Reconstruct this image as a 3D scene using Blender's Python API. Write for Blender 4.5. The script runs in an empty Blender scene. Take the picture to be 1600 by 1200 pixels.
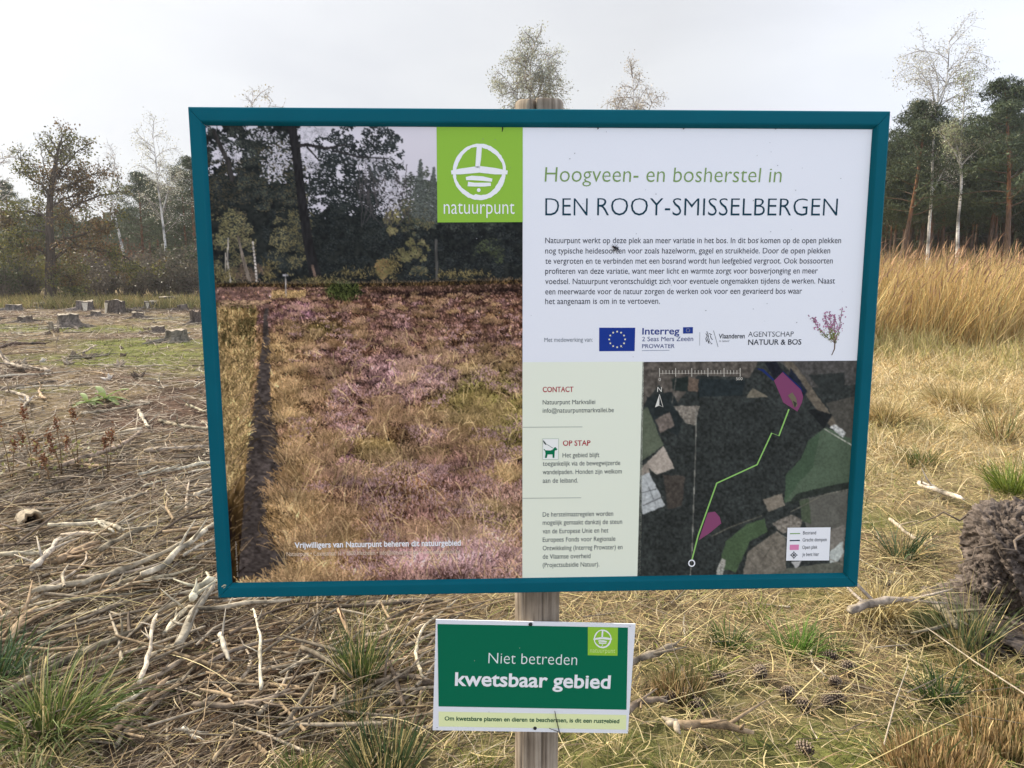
import bpy, math, random
import numpy as np
from mathutils import Matrix, Vector

# ------------------------------------------------------------------ camera
sc = bpy.context.scene
R = math.radians
F = 1202.0                      # focal length in pixels of the 1600 px wide photograph
PITCH = R(8.616)
EYE = 1.55
cam_d = bpy.data.cameras.new('camera')
cam = bpy.data.objects.new('camera', cam_d)
sc.collection.objects.link(cam)
cam_d.sensor_width = 36.0
cam_d.lens = F / 1600 * 36
cam_d.clip_start = 0.05
cam_d.clip_end = 3000
cam.location = (0, 0, EYE)
cam.rotation_euler = (math.pi / 2 - PITCH, 0, 0)
sc.camera = cam

# ------------------------------------------------------------------ exposure
sc.view_settings.view_transform = 'Standard'
sc.view_settings.look = 'None'
sc.view_settings.exposure = 0.72
sc.view_settings.gamma = 1.0

# ------------------------------------------------------------------ sun and sky
SUN_AZ = R(-58)                 # to the left of the viewing direction (+Y), beyond the board
SUN_EL = R(36)
sun_vec = Vector((math.sin(SUN_AZ) * math.cos(SUN_EL), math.cos(SUN_AZ) * math.cos(SUN_EL), math.sin(SUN_EL)))
sl = bpy.data.lights.new('sun', 'SUN')
sl.energy = 5.0
sl.angle = R(1.2)
sl.color = (1.0, 0.91, 0.77)
so = bpy.data.objects.new('sun', sl)
sc.collection.objects.link(so)
so.rotation_euler = (-sun_vec).to_track_quat('-Z', 'Y').to_euler()
so.location = (-20, 20, 30)

world = bpy.data.worlds.new('World')
sc.world = world
world.use_nodes = True
nt = world.node_tree
nt.nodes.clear()
N = nt.nodes.new
L = nt.links.new
wout = N('ShaderNodeOutputWorld')
bg_sky = N('ShaderNodeBackground')
bg_cloud = N('ShaderNodeBackground')
mixw = N('ShaderNodeMixShader')
sky = N('ShaderNodeTexSky')
sky.sky_type = 'NISHITA'
sky.sun_disc = False
sky.sun_elevation = SUN_EL
sky.sun_rotation = SUN_AZ
L(sky.outputs[0], bg_sky.inputs['Color'])
bg_sky.inputs['Strength'].default_value = 0.1
tc = N('ShaderNodeTexCoord')
mp = N('ShaderNodeMapping')
mp.inputs['Scale'].default_value = (1.0, 1.0, 3.2)
mp.inputs['Rotation'].default_value = (0.1, 0.25, 0.4)
L(tc.outputs['Generated'], mp.inputs['Vector'])
nz = N('ShaderNodeTexNoise')
nz.inputs['Scale'].default_value = 2.3
nz.inputs['Detail'].default_value = 5
nz.inputs['Roughness'].default_value = 0.5
nz.inputs['Distortion'].default_value = 0.4
L(mp.outputs[0], nz.inputs['Vector'])
cr = N('ShaderNodeValToRGB')
cr.color_ramp.elements[0].position = 0.30
cr.color_ramp.elements[0].color = (0.42, 0.425, 0.445, 1)
cr.color_ramp.elements[1].position = 0.72
cr.color_ramp.elements[1].color = (0.490, 0.494, 0.500, 1)
L(nz.outputs['Fac'], cr.inputs[0])
# overcast dome: brighter towards the zenith, and towards the veiled sun
sx = N('ShaderNodeSeparateXYZ')
L(tc.outputs['Generated'], sx.inputs[0])
zz = N('ShaderNodeMath'); zz.operation = 'MULTIPLY_ADD'; zz.use_clamp = False
zmax = N('ShaderNodeMath'); zmax.operation = 'MAXIMUM'
L(sx.outputs['Z'], zmax.inputs[0]); zmax.inputs[1].default_value = 0.0
zp = N('ShaderNodeMath'); zp.operation = 'POWER'
L(zmax.outputs[0], zp.inputs[0]); zp.inputs[1].default_value = 1.6
L(zp.outputs[0], zz.inputs[0]); zz.inputs[1].default_value = 0.35; zz.inputs[2].default_value = 1.0
dp = N('ShaderNodeVectorMath'); dp.operation = 'DOT_PRODUCT'
L(tc.outputs['Generated'], dp.inputs[0]); dp.inputs[1].default_value = tuple(sun_vec)
dm = N('ShaderNodeMath'); dm.operation = 'MAXIMUM'
L(dp.outputs['Value'], dm.inputs[0]); dm.inputs[1].default_value = 0
dpw = N('ShaderNodeMath'); dpw.operation = 'POWER'
L(dm.outputs[0], dpw.inputs[0]); dpw.inputs[1].default_value = 4
dml = N('ShaderNodeMath'); dml.operation = 'MULTIPLY_ADD'
L(dpw.outputs[0], dml.inputs[0]); dml.inputs[1].default_value = 0.5; L(zz.outputs[0], dml.inputs[2])
# clouds opposite the sun are lit from the front and brighter
awm = N('ShaderNodeMath'); awm.operation = 'MULTIPLY_ADD'; awm.inputs[1].default_value = 1.12; awm.inputs[2].default_value = 1.0
away = N('ShaderNodeMapRange'); away.inputs['From Min'].default_value = 0.45; away.inputs['From Max'].default_value = -0.55
L(dp.outputs['Value'], away.inputs['Value'])
L(away.outputs[0], awm.inputs[0])
stm = N('ShaderNodeMath'); stm.operation = 'MULTIPLY'
L(dml.outputs[0], stm.inputs[0]); L(awm.outputs[0], stm.inputs[1])
L(stm.outputs[0], bg_cloud.inputs['Strength'])
tint = N('ShaderNodeMix'); tint.data_type = 'RGBA'; tint.blend_type = 'MULTIPLY'
L(away.outputs[0], tint.inputs[0]); L(cr.outputs[0], tint.inputs[6]); tint.inputs[7].default_value = (0.90, 1.0, 1.24, 1)
L(tint.outputs[2], bg_cloud.inputs['Color'])
mixw.inputs[0].default_value = 0.93
L(bg_sky.outputs[0], mixw.inputs[1])
L(bg_cloud.outputs[0], mixw.inputs[2])
L(mixw.outputs[0], wout.inputs[0])

# ------------------------------------------------------------------ helpers
rng = np.random.default_rng(11)
random.seed(7)
COL = sc.collection


def lin(c):
    c = np.asarray(c, float) / 255.0
    return np.where(c <= 0.04045, c / 12.92, ((c + 0.055) / 1.055) ** 2.4)


def vnoise(x, y, seed=0):
    x = np.asarray(x, float); y = np.asarray(y, float)
    xi = np.floor(x).astype(np.int64); yi = np.floor(y).astype(np.int64)
    xf = x - xi; yf = y - yi
    u = xf * xf * (3 - 2 * xf); v = yf * yf * (3 - 2 * yf)

    def hsh(a, b):
        h = (a * 374761393 + b * 668265263 + seed * 2147483647) & 0xFFFFFFFF
        h = ((h ^ (h >> 13)) * 1274126177) & 0xFFFFFFFF
        h = (h ^ (h >> 16)) & 0xFFFFFFFF
        return h / 4294967295.0
    a = hsh(xi, yi); b = hsh(xi + 1, yi); c = hsh(xi, yi + 1); d = hsh(xi + 1, yi + 1)
    return (a * (1 - u) + b * u) * (1 - v) + (c * (1 - u) + d * u) * v


def fbm(x, y, seed=0, octv=4):
    s = 0; a = 0.5; t = 0
    for k in range(octv):
        s = s + a * vnoise(np.asarray(x) * 2 ** k, np.asarray(y) * 2 ** k, seed + 17 * k); t += a; a *= 0.5
    return s / t


def height(x, y):
    x = np.asarray(x, float); y = np.asarray(y, float)
    r = np.hypot(x, y)
    near = np.clip(1.2 - r / 40, 0.15, 1)
    h = 0.16 * (fbm(x / 2.6, y / 2.6, 3, 3) - 0.5) + 0.07 * (fbm(x / 0.55, y / 0.55, 5, 3) - 0.5)
    h = h * near
    # slash heap to the left
    h = h + 0.10 * np.exp(-(((x + 1.6) / 1.2) ** 2 + ((y - 3.6) / 1.0) ** 2))
    # slight rise under the long grass on the right
    h = h + 0.18 * np.clip((y - 11) / 6, 0, 1) * np.clip((x - 0.5) / 5, 0, 1)
    return h


cP, sP = math.cos(PITCH), math.sin(PITCH)


def ray(px, py):
    a = (px - 800) / F; b = -(py - 600) / F
    return Vector((a, cP + b * sP, -sP + b * cP))     # per unit of camera depth


def ground_pt(px, py, lift=0.0):
    d = ray(px, py); z = 0.0
    for _ in range(12):
        t = (EYE - z) / -d.z
        p = Vector((0, 0, EYE)) + d * t
        z = 0.5 * z + 0.5 * float(height(p.x, p.y))
    return Vector((p.x, p.y, float(height(p.x, p.y)) + lift)), t


def at_depth(px, y):
    """world x of photo column px at distance y"""
    return (px - 800) / F * (y * cP)


def mesh_obj(name, V, faces, mat, parent=None, col=None, smooth=False, matidx=None):
    """faces: list of (k,n) int arrays or list of index tuples"""
    me = bpy.data.meshes.new(name)
    V = np.asarray(V, np.float32).reshape(-1, 3)
    if isinstance(faces, np.ndarray):
        faces = [faces]
    if faces and not isinstance(faces[0], np.ndarray):
        me.from_pydata(V.tolist(), [], [tuple(f) for f in faces])
    else:
        me.vertices.add(len(V)); me.vertices.foreach_set('co', V.ravel())
        nl = sum(f.size for f in faces); npoly = sum(len(f) for f in faces)
        me.loops.add(nl); me.polygons.add(npoly)
        me.loops.foreach_set('vertex_index', np.concatenate([f.ravel() for f in faces]).astype(np.int32))
        tot = np.concatenate([np.full(len(f), f.shape[1]) for f in faces]).astype(np.int32)
        st = np.concatenate([[0], np.cumsum(tot)[:-1]]).astype(np.int32)
        me.polygons.foreach_set('loop_start', st)
        me.polygons.foreach_set('loop_total', tot)
    if smooth:
        me.polygons.foreach_set('use_smooth', np.ones(len(me.polygons), bool))
    if col is not None:
        col = np.asarray(col, np.float32).reshape(-1, 3)
        a = me.color_attributes.new('Col', 'FLOAT_COLOR', 'POINT')
        a.data.foreach_set('color', np.hstack([col, np.ones((len(col), 1), np.float32)]).ravel())
    me.update(calc_edges=True)
    for m in (mat if isinstance(mat, (list, tuple)) else [mat]):
        me.materials.append(m)
    if matidx is not None:
        me.polygons.foreach_set('material_index', np.asarray(matidx, np.int32))
    o = bpy.data.objects.new(name, me)
    COL.objects.link(o)
    if parent is not None:
        o.parent = parent
    return o


class Acc:
    """collects geometry (with point colours) for ONE object"""
    def __init__(s):
        s.V = []; s.Fq = []; s.Ft = []; s.C = []; s.n = 0; s.poly = []

    def add(s, V, F, col=(1, 1, 1)):
        V = np.asarray(V, float).reshape(-1, 3)
        col = np.asarray(col, float)
        if col.ndim == 1:
            col = np.tile(col, (len(V), 1))
        s.V.append(V); s.C.append(col)
        F = np.asarray(F, np.int64)
        if F.size:
            (s.Fq if F.shape[1] == 4 else s.Ft).append(F + s.n)
        s.n += len(V)

    def build(s, name, mat, parent=None, smooth=False):
        fs = []
        if s.Fq: fs.append(np.concatenate(s.Fq))
        if s.Ft: fs.append(np.concatenate(s.Ft))
        return mesh_obj(name, np.concatenate(s.V), fs, mat, parent, np.concatenate(s.C), smooth)


def tube(acc, pts, radii, n=6, col=(1, 1, 1), cap=True, rough=0.0, rs=None):
    pts = np.asarray([tuple(p) for p in pts], float)
    m = len(pts)
    t = np.gradient(pts, axis=0)
    t /= np.linalg.norm(t, axis=1)[:, None] + 1e-12
    ref = np.array([0, 0, 1.0]) if abs(t[0, 2]) < 0.9 else np.array([1.0, 0, 0])
    a = np.cross(t, ref); a /= np.linalg.norm(a, axis=1)[:, None] + 1e-12
    b = np.cross(t, a)
    th = np.linspace(0, 2 * math.pi, n, endpoint=False)
    radii = np.asarray(radii, float)
    rr = radii[:, None] * np.ones((m, n))
    if rough:
        rr = rr * (1 + rough * ((rs or rng).random((m, n)) - 0.5) * 2)
    V = pts[:, None, :] + rr[:, :, None] * (np.cos(th)[None, :, None] * a[:, None, :] + np.sin(th)[None, :, None] * b[:, None, :])
    V = V.reshape(-1, 3)
    i = np.arange(m - 1)[:, None] * n + np.arange(n)[None, :]
    j = np.arange(m - 1)[:, None] * n + (np.arange(n)[None, :] + 1) % n
    Fq = np.stack([i, j, j + n, i + n], -1).reshape(-1, 4)
    off = acc.n
    acc.add(V, Fq, col)
    if cap:
        k = acc.n
        acc.add(np.array([pts[0], pts[-1]]), np.zeros((0, 3)), col)
        f = []
        for q in range(n):
            f.append((k, off + (q + 1) % n, off + q))
            f.append((k + 1, off + (m - 1) * n + q, off + (m - 1) * n + (q + 1) % n))
        acc.Ft.append(np.array(f, np.int64))


def blades(acc, base, d0, ln, wd, droop, nseg, col, rs=rng, side=None, blunt=False, curl=0.0):
    """many ribbons at once"""
    n = len(base)
    d0 = d0 / (np.linalg.norm(d0, axis=1)[:, None] + 1e-9)
    if side is None:
        side = np.cross(d0, rs.normal(size=(n, 3)))
    side = side / (np.linalg.norm(side, axis=1)[:, None] + 1e-9)
    P = [base]; p = base.copy()
    cv = side * (curl * rs.normal(size=(n, 1)))
    for k in range(nseg):
        d = d0.copy()
        d[:, 2] -= droop * ((k + 0.5) / nseg) ** 1.3
        d = d + cv * ((k + 0.5) / nseg)
        d /= np.linalg.norm(d, axis=1)[:, None] + 1e-9
        p = p + d * (ln / nseg)[:, None]
        P.append(p)
    P = np.stack(P, 1)
    tp = (1 - np.linspace(0, 1, nseg + 1) ** (6 if blunt else 2.0) * (0.5 if blunt else 0.9))
    w = wd[:, None] * 0.5 * tp[None, :]
    Lf = P - side[:, None, :] * w[:, :, None]
    Rt = P + side[:, None, :] * w[:, :, None]
    V = np.stack([Lf, Rt], 2).reshape(-1, 3)
    b = np.arange(n)[:, None] * (2 * (nseg + 1)) + np.arange(nseg)[None, :] * 2
    Fq = np.stack([b, b + 1, b + 3, b + 2], -1).reshape(-1, 4)
    C = np.repeat(col, 2 * (nseg + 1), axis=0)
    acc.add(V, Fq, C)


def leaves(acc, pos, size, col, aspect=0.6, rs=rng, up=0.0):
    n = len(pos)
    a = rs.normal(size=(n, 3)); a[:, 2] += up * 0
    a /= np.linalg.norm(a, axis=1)[:, None]
    b = np.cross(a, rs.normal(size=(n, 3)) + np.array([0, 0, up])); b /= np.linalg.norm(b, axis=1)[:, None] + 1e-9
    s = np.asarray(size) * np.ones(n)
    a = a * s[:, None] * 0.5; b = b * s[:, None] * 0.5 * aspect
    V = np.stack([pos - a, pos - b * 0.9 + a * 0.1, pos + a, pos + b * 0.9 + a * 0.1], 1).reshape(-1, 3)
    acc.add(V, np.arange(4 * n).reshape(-1, 4), np.repeat(col, 4, axis=0))


def vary(c, n, amt=0.25, rs=rng, hue=0.08):
    c = np.asarray(c, float)
    b = 1 + amt * rs.normal(size=(n, 1))
    return np.clip(c[None, :] * np.clip(b, 0.35, 1.8) * (1 + hue * rs.normal(size=(n, 3))), 0.004, 0.92)


def pick(cols, n, amt=0.2, rs=rng, p=None):
    cols = np.asarray(cols, float)
    k = rs.choice(len(cols), size=n, p=p)
    return np.clip(cols[k] * np.clip(1 + amt * rs.normal(size=(n, 1)), 0.4, 1.7), 0.004, 0.92)


def tag(o, label=None, cat=None, group=None, kind=None):
    if label: o['label'] = label
    if cat: o['category'] = cat
    if group: o['group'] = group
    if kind: o['kind'] = kind
    return o


def empty(name, loc=(0, 0, 0), rz=0.0):
    o = bpy.data.objects.new(name, None)
    o.empty_display_size = 0.1
    COL.objects.link(o)
    o.location = loc
    o.rotation_euler = (0, 0, rz)
    return o


def dup(root, loc, rz=0.0, scale=1.0, label=None, tilt=(0, 0)):
    r = root.copy(); COL.objects.link(r)
    r.location = loc; r.rotation_euler = (tilt[0], tilt[1], rz)
    r.scale = (scale,) * 3 if not isinstance(scale, tuple) else scale
    if label: r['label'] = label
    for ch in list(root.children):
        c = ch.copy(); COL.objects.link(c); c.parent = r
    return r


# ------------------------------------------------------------------ materials
def mat_new(name):
    m = bpy.data.materials.new(name); m.use_nodes = True
    t = m.node_tree; p = t.nodes['Principled BSDF']
    return m, t, p


def mat_plain(name, col, rough=0.5, spec=0.3, noise=0.0, scale=20.0, bump=0.0):
    m, t, p = mat_new(name)
    p.inputs['Roughness'].default_value = rough
    p.inputs['Specular IOR Level'].default_value = spec
    p.inputs['Base Color'].default_value = (*col, 1)
    if noise or bump:
        tcx = t.nodes.new('ShaderNodeTexCoord')
        n = t.nodes.new('ShaderNodeTexNoise'); n.inputs['Scale'].default_value = scale; n.inputs['Detail'].default_value = 6
        t.links.new(tcx.outputs['Object'], n.inputs['Vector'])
        if noise:
            mx = t.nodes.new('ShaderNodeMix'); mx.data_type = 'RGBA'
            mx.inputs[6].default_value = (*[c * (1 - noise) for c in col], 1)
            mx.inputs[7].default_value = (*[min(1, c * (1 + noise)) for c in col], 1)
            t.links.new(n.outputs['Fac'], mx.inputs[0]); t.links.new(mx.outputs[2], p.inputs['Base Color'])
        if bump:
            b = t.nodes.new('ShaderNodeBump'); b.inputs['Strength'].default_value = bump; b.inputs['Distance'].default_value = 0.01
            t.links.new(n.outputs['Fac'], b.inputs['Height']); t.links.new(b.outputs[0], p.inputs['Normal'])
    return m


def mat_col(name, rough=0.7, spec=0.15, noise=0.0, scale=30.0, bump=0.0, transl=0.0, stretch=None):
    """colour from the mesh's own point colours, mottled by noise"""
    m, t, p = mat_new(name)
    at = t.nodes.new('ShaderNodeAttribute'); at.attribute_name = 'Col'
    p.inputs['Roughness'].default_value = rough
    p.inputs['Specular IOR Level'].default_value = spec
    src = at.outputs['Color']
    if noise or bump:
        tcx = t.nodes.new('ShaderNodeTexCoord')
        n = t.nodes.new('ShaderNodeTexNoise'); n.inputs['Scale'].default_value = scale; n.inputs['Detail'].default_value = 5
        v = tcx.outputs['Object']
        if stretch:
            mpp = t.nodes.new('ShaderNodeMapping'); mpp.inputs['Scale'].default_value = stretch
            t.links.new(v, mpp.inputs['Vector']); v = mpp.outputs[0]
        t.links.new(v, n.inputs['Vector'])
        if noise:
            mr = t.nodes.new('ShaderNodeMapRange')
            mr.inputs['From Min'].default_value = 0.3; mr.inputs['From Max'].default_value = 0.7
            mr.inputs['To Min'].default_value = 1 - noise; mr.inputs['To Max'].default_value = 1 + noise
            t.links.new(n.outputs['Fac'], mr.inputs['Value'])
            mu = t.nodes.new('ShaderNodeVectorMath'); mu.operation = 'SCALE'
            t.links.new(src, mu.inputs[0]); t.links.new(mr.outputs[0], mu.inputs['Scale'])
            src = mu.outputs[0]
        if bump:
            b = t.nodes.new('ShaderNodeBump'); b.inputs['Strength'].default_value = bump; b.inputs['Distance'].default_value = 0.01
            t.links.new(n.outputs['Fac'], b.inputs['Height']); t.links.new(b.outputs[0], p.inputs['Normal'])
    t.links.new(src, p.inputs['Base Color'])
    if transl:
        tr = t.nodes.new('ShaderNodeBsdfTranslucent'); t.links.new(src, tr.inputs['Color'])
        ms = t.nodes.new('ShaderNodeMixShader'); ms.inputs[0].default_value = transl
        out = t.nodes['Material Output']
        t.links.new(p.outputs[0], ms.inputs[1]); t.links.new(tr.outputs[0], ms.inputs[2]); t.links.new(ms.outputs[0], out.inputs[0])
    return m


M = {}
M['print'] = mat_col('printed_colour', 0.5, 0.06)
M['grass'] = mat_col('grass_blade', 0.6, 0.2, transl=0.25)
M['straw'] = mat_col('dry_straw', 0.7, 0.15, transl=0.12)
M['leaf'] = mat_col('leaf', 0.55, 0.25, transl=0.3)
M['birch_leaf'] = mat_col('birch_leaf', 0.45, 0.5, transl=0.45)
M['needle'] = mat_col('pine_needle', 0.6, 0.2, transl=0.12)
M['bark'] = mat_col('tree_bark', 0.85, 0.1, noise=0.45, scale=14, bump=0.5, stretch=(1, 1, 0.25))
M['stick'] = mat_col('dead_wood', 0.8, 0.12, noise=0.4, scale=45, bump=0.5)
M['birch'] = mat_col('birch_bark', 0.7, 0.15, noise=0.25, scale=8, stretch=(1, 1, 3))
M['cutwood'] = mat_col('cut_wood', 0.85, 0.1, noise=0.35, scale=35)
M['cone'] = mat_col('pine_cone_scale', 0.7, 0.2, noise=0.3, scale=120)
M['soil'] = mat_col('peaty_soil', 0.95, 0.05, noise=0.6, scale=38, bump=1.0)
M['teal'] = mat_plain('teal_painted_aluminium', (0.003, 0.098, 0.132), 0.55, 0.05, noise=0.10, scale=14)
M['white'] = mat_plain('white_printed_panel', (0.80, 0.81, 0.83), 0.42, 0.3, noise=0.015, scale=6)
M['black'] = mat_plain('black_screw_head', (0.015, 0.015, 0.015), 0.5, 0.3)
M['metal'] = mat_plain('dull_metal', (0.35, 0.36, 0.37), 0.4, 0.5)


# weathered post wood
def mat_post():
    m, t, p = mat_new('weathered_post_wood')
    p.inputs['Roughness'].default_value = 0.85; p.inputs['Specular IOR Level'].default_value = 0.12
    tcx = t.nodes.new('ShaderNodeTexCoord')
    mpp = t.nodes.new('ShaderNodeMapping'); mpp.inputs['Scale'].default_value = (70, 70, 2.2)
    t.links.new(tcx.outputs['Object'], mpp.inputs['Vector'])
    n = t.nodes.new('ShaderNodeTexNoise'); n.inputs['Scale'].default_value = 1; n.inputs['Detail'].default_value = 8; n.inputs['Roughness'].default_value = 0.65
    n.inputs['Distortion'].default_value = 0.6
    t.links.new(mpp.outputs[0], n.inputs['Vector'])
    r = t.nodes.new('ShaderNodeValToRGB')
    r.color_ramp.elements[0].position = 0.28; r.color_ramp.elements[0].color = (0.09, 0.066, 0.048, 1)
    r.color_ramp.elements[1].position = 0.75; r.color_ramp.elements[1].color = (0.50, 0.43, 0.345, 1)
    e = r.color_ramp.elements.new(0.5); e.color = (0.33, 0.27, 0.205, 1)
    t.links.new(n.outputs['Fac'], r.inputs[0])
    n2 = t.nodes.new('ShaderNodeTexNoise'); n2.inputs['Scale'].default_value = 9; n2.inputs['Detail'].default_value = 4
    t.links.new(tcx.outputs['Object'], n2.inputs['Vector'])
    mx = t.nodes.new('ShaderNodeMix'); mx.data_type = 'RGBA'; mx.blend_type = 'MULTIPLY'
    r2 = t.nodes.new('ShaderNodeValToRGB')
    r2.color_ramp.elements[0].position = 0.3; r2.color_ramp.elements[0].color = (0.55, 0.53, 0.5, 1)
    r2.color_ramp.elements[1].position = 0.65; r2.color_ramp.elements[1].color = (1.1, 1.1, 1.1, 1)
    t.links.new(n2.outputs['Fac'], r2.inputs[0])
    mx.inputs[0].default_value = 1.0
    t.links.new(r.outputs[0], mx.inputs[6]); t.links.new(r2.outputs[0], mx.inputs[7])
    t.links.new(mx.outputs[2], p.inputs['Base Color'])
    b = t.nodes.new('ShaderNodeBump'); b.inputs['Strength'].default_value = 0.7; b.inputs['Distance'].default_value = 0.004
    t.links.new(n.outputs['Fac'], b.inputs['Height']); t.links.new(b.outputs[0], p.inputs['Normal'])
    return m


M['post'] = mat_post()

# ------------------------------------------------------------------ ground
ys = [-9.0]
while ys[-1] < 900:
    y = ys[-1]
    ys.append(y + (0.5 if y < 1 else max(0.028, 0.011 * y) if y < 30 else 0.06 * y))
ys = np.array(ys)
us = np.linspace(-1, 1, 420)
us = np.sign(us) * np.abs(us) ** 1.25
X = us[None, :] * (5.5 + 1.15 * np.clip(ys, 0, None))[:, None]
Y = ys[:, None] * np.ones_like(us)[None, :]
Z = height(X, Y)
fine = 0.035 * (fbm(X / 0.11, Y / 0.11, 31, 3) - 0.5) * np.clip(1.3 - np.hypot(X, Y) / 12, 0, 1)
Z = Z + fine - 0.004
gV = np.stack([X, Y, Z], -1).reshape(-1, 3)
nr, nc = X.shape
gi = (np.arange(nr - 1)[:, None] * nc + np.arange(nc - 1)[None, :])
gF = np.stack([gi, gi + 1, gi + nc + 1, gi + nc], -1).reshape(-1, 4)

SOIL = np.array([0.110, 0.070, 0.050]); LITTER = np.array([0.20, 0.150, 0.085]); MOSS = np.array([0.135, 0.155, 0.038])
HAY = np.array([0.40, 0.31, 0.16])


def cover(x, y):
    """weights of soil, litter, moss and hay at a place"""
    x = np.asarray(x, float); y = np.asarray(y, float)
    n1 = fbm(x / 1.3, y / 1.3, 41, 4); n2 = fbm(x / 0.7, y / 0.7, 43, 4); n3 = fbm(x / 3.5, y / 1.6, 47, 3)
    right = np.clip((x + 0.15 * y - 0.9) / 1.2, 0, 1)
    hay = right * np.clip((y - 4.6 + 1.5 * (n1 - .5)) / 1.6, 0, 1)
    far_strip = np.clip((y - 29 + 2 * (n1 - 0.5)) / 2, 0, 1)
    hay = np.maximum(hay, far_strip * 0.25)
    left = 1 - right
    mossL = 0.8 * left * np.clip((0.55 * n3 + 0.45 * fbm(x / 1.6, y / 1.9, 49, 4) - 0.455) * 7, 0, 1) * np.clip((y - 6.5) / 3, 0, 1) * np.clip((27 - y) / 6, 0, 1)
    mossR = np.clip((n2 - 0.50) * 6, 0, 1) * np.clip((6.5 - y) / 2, 0, 1) * np.clip((x + 0.5) / 1.0, 0, 1) * 0.85
    moss = np.clip(mossL + mossR, 0, 1) * (1 - hay)
    soil = np.clip((n1 - 0.47) * 5, 0, 1) * (1 - moss) * (1 - hay) * (0.25 + 0.75 * left)
    return soil, moss, hay


so_, mo_, ha_ = cover(X, Y)
lw = np.clip(-(X + 0.15 * Y - 0.3) / 1.2, 0, 1)[..., None] * np.clip((8 - Y) / 2, 0, 1)[..., None]
gc = LITTER[None, None, :] * (1 - lw) + np.array([0.125, 0.092, 0.062])[None, None, :] * lw
for w, c in ((so_, SOIL), (mo_, MOSS), (ha_, HAY)):
    gc = gc * (1 - w[..., None]) + c * w[..., None]
gc = gc * (0.7 + 0.6 * fbm(X / 0.16, Y / 0.16, 53, 3))[..., None]
m, t, p = mat_new('heath_ground')
at = t.nodes.new('ShaderNodeAttribute'); at.attribute_name = 'Col'
tcx = t.nodes.new('ShaderNodeTexCoord')
n1 = t.nodes.new('ShaderNodeTexNoise'); n1.inputs['Scale'].default_value = 28; n1.inputs['Detail'].default_value = 8; n1.inputs['Roughness'].default_value = 0.7
n2 = t.nodes.new('ShaderNodeTexNoise'); n2.inputs['Scale'].default_value = 2.2; n2.inputs['Detail'].default_value = 6
t.links.new(tcx.outputs['Object'], n1.inputs['Vector']); t.links.new(tcx.outputs['Object'], n2.inputs['Vector'])
ad = t.nodes.new('ShaderNodeMath'); ad.operation = 'MULTIPLY'
t.links.new(n1.outputs['Fac'], ad.inputs[0]); t.links.new(n2.outputs['Fac'], ad.inputs[1])
mr = t.nodes.new('ShaderNodeMapRange'); mr.inputs['From Min'].default_value = 0.12; mr.inputs['From Max'].default_value = 0.40
mr.inputs['To Min'].default_value = 0.45; mr.inputs['To Max'].default_value = 1.6
t.links.new(ad.outputs[0], mr.inputs['Value'])
mu = t.nodes.new('ShaderNodeVectorMath'); mu.operation = 'SCALE'
t.links.new(at.outputs['Color'], mu.inputs[0]); t.links.new(mr.outputs[0], mu.inputs['Scale'])
t.links.new(mu.outputs[0], p.inputs['Base Color'])
p.inputs['Roughness'].default_value = 0.95; p.inputs['Specular IOR Level'].default_value = 0.05
b = t.nodes.new('ShaderNodeBump'); b.inputs['Strength'].default_value = 0.9; b.inputs['Distance'].default_value = 0.03
t.links.new(n1.outputs['Fac'], b.inputs['Height']); t.links.new(b.outputs[0], p.inputs['Normal'])
M['ground'] = m
g = mesh_obj('ground', gV, gF, M['ground'], col=gc.reshape(-1, 3), smooth=True)
tag(g, kind='structure')
# ------------------------------------------------------------------ post, information board, warning sign
class Plane:
    """a flat board's own frame: local x along it, local z up it, local -y towards the viewer"""
    def __init__(s, origin, ex, ez):
        ex = Vector(ex).normalized(); ez = Vector(ez)
        ez = (ez - ex * ez.dot(ex)).normalized(); ey = ez.cross(ex)
        s.o = Vector(origin); s.ex, s.ey, s.ez = ex, ey, ez
        s.m = Matrix(((ex.x, ey.x, ez.x, s.o.x), (ex.y, ey.y, ez.y, s.o.y), (ex.z, ey.z, ez.z, s.o.z), (0, 0, 0, 1)))

    def loc(s, px, py, yo=0.0):
        d = ray(px, py)
        c = Vector((0, 0, EYE))
        t = ((s.o + s.ey * yo) - c).dot(s.ey) / d.dot(s.ey)
        q = c + d * t - s.o
        return q.dot(s.ex), q.dot(s.ez)

    def px(s, u, v, yo=0.0):
        P = np.asarray(s.o)[None] + np.outer(u, s.ex) + np.outer(v, s.ez) + yo * np.asarray(s.ey)[None]
        P = P - np.array([0, 0, EYE])
        zc = P[:, 1] * cP - P[:, 2] * sP
        yu = P[:, 1] * sP + P[:, 2] * cP
        return 800 + F * P[:, 0] / zc, 600 - F * yu / zc


ex_b = (0.99928, 0.0378, 0.0013)
BP = Plane((-0.631, 1.569, 0.847), ex_b, (0, 0, 1))
BP.o = BP.o + BP.ex * 0.70
BP = Plane(BP.o, BP.ex, BP.ez)                 # origin: bottom middle of the frame's front face
board = empty('information_board'); board.matrix_world = BP.m
tag(board, 'large teal framed information board with a heath photograph, Dutch text and aerial map', 'information board')

PY = 0.011                                      # the printed panel lies this far behind the frame's front


def quad_sheet(acc, pts, yo, col, pl=BP):
    """flat polygon from photo pixels"""
    uv = [pl.loc(a, b, yo) for a, b in pts]
    V = [(u, yo, v) for u, v in uv]
    k = acc.n
    acc.add(V, np.zeros((0, 3)), col)
    acc.poly.append([k + i for i in range(len(V))])


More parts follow.
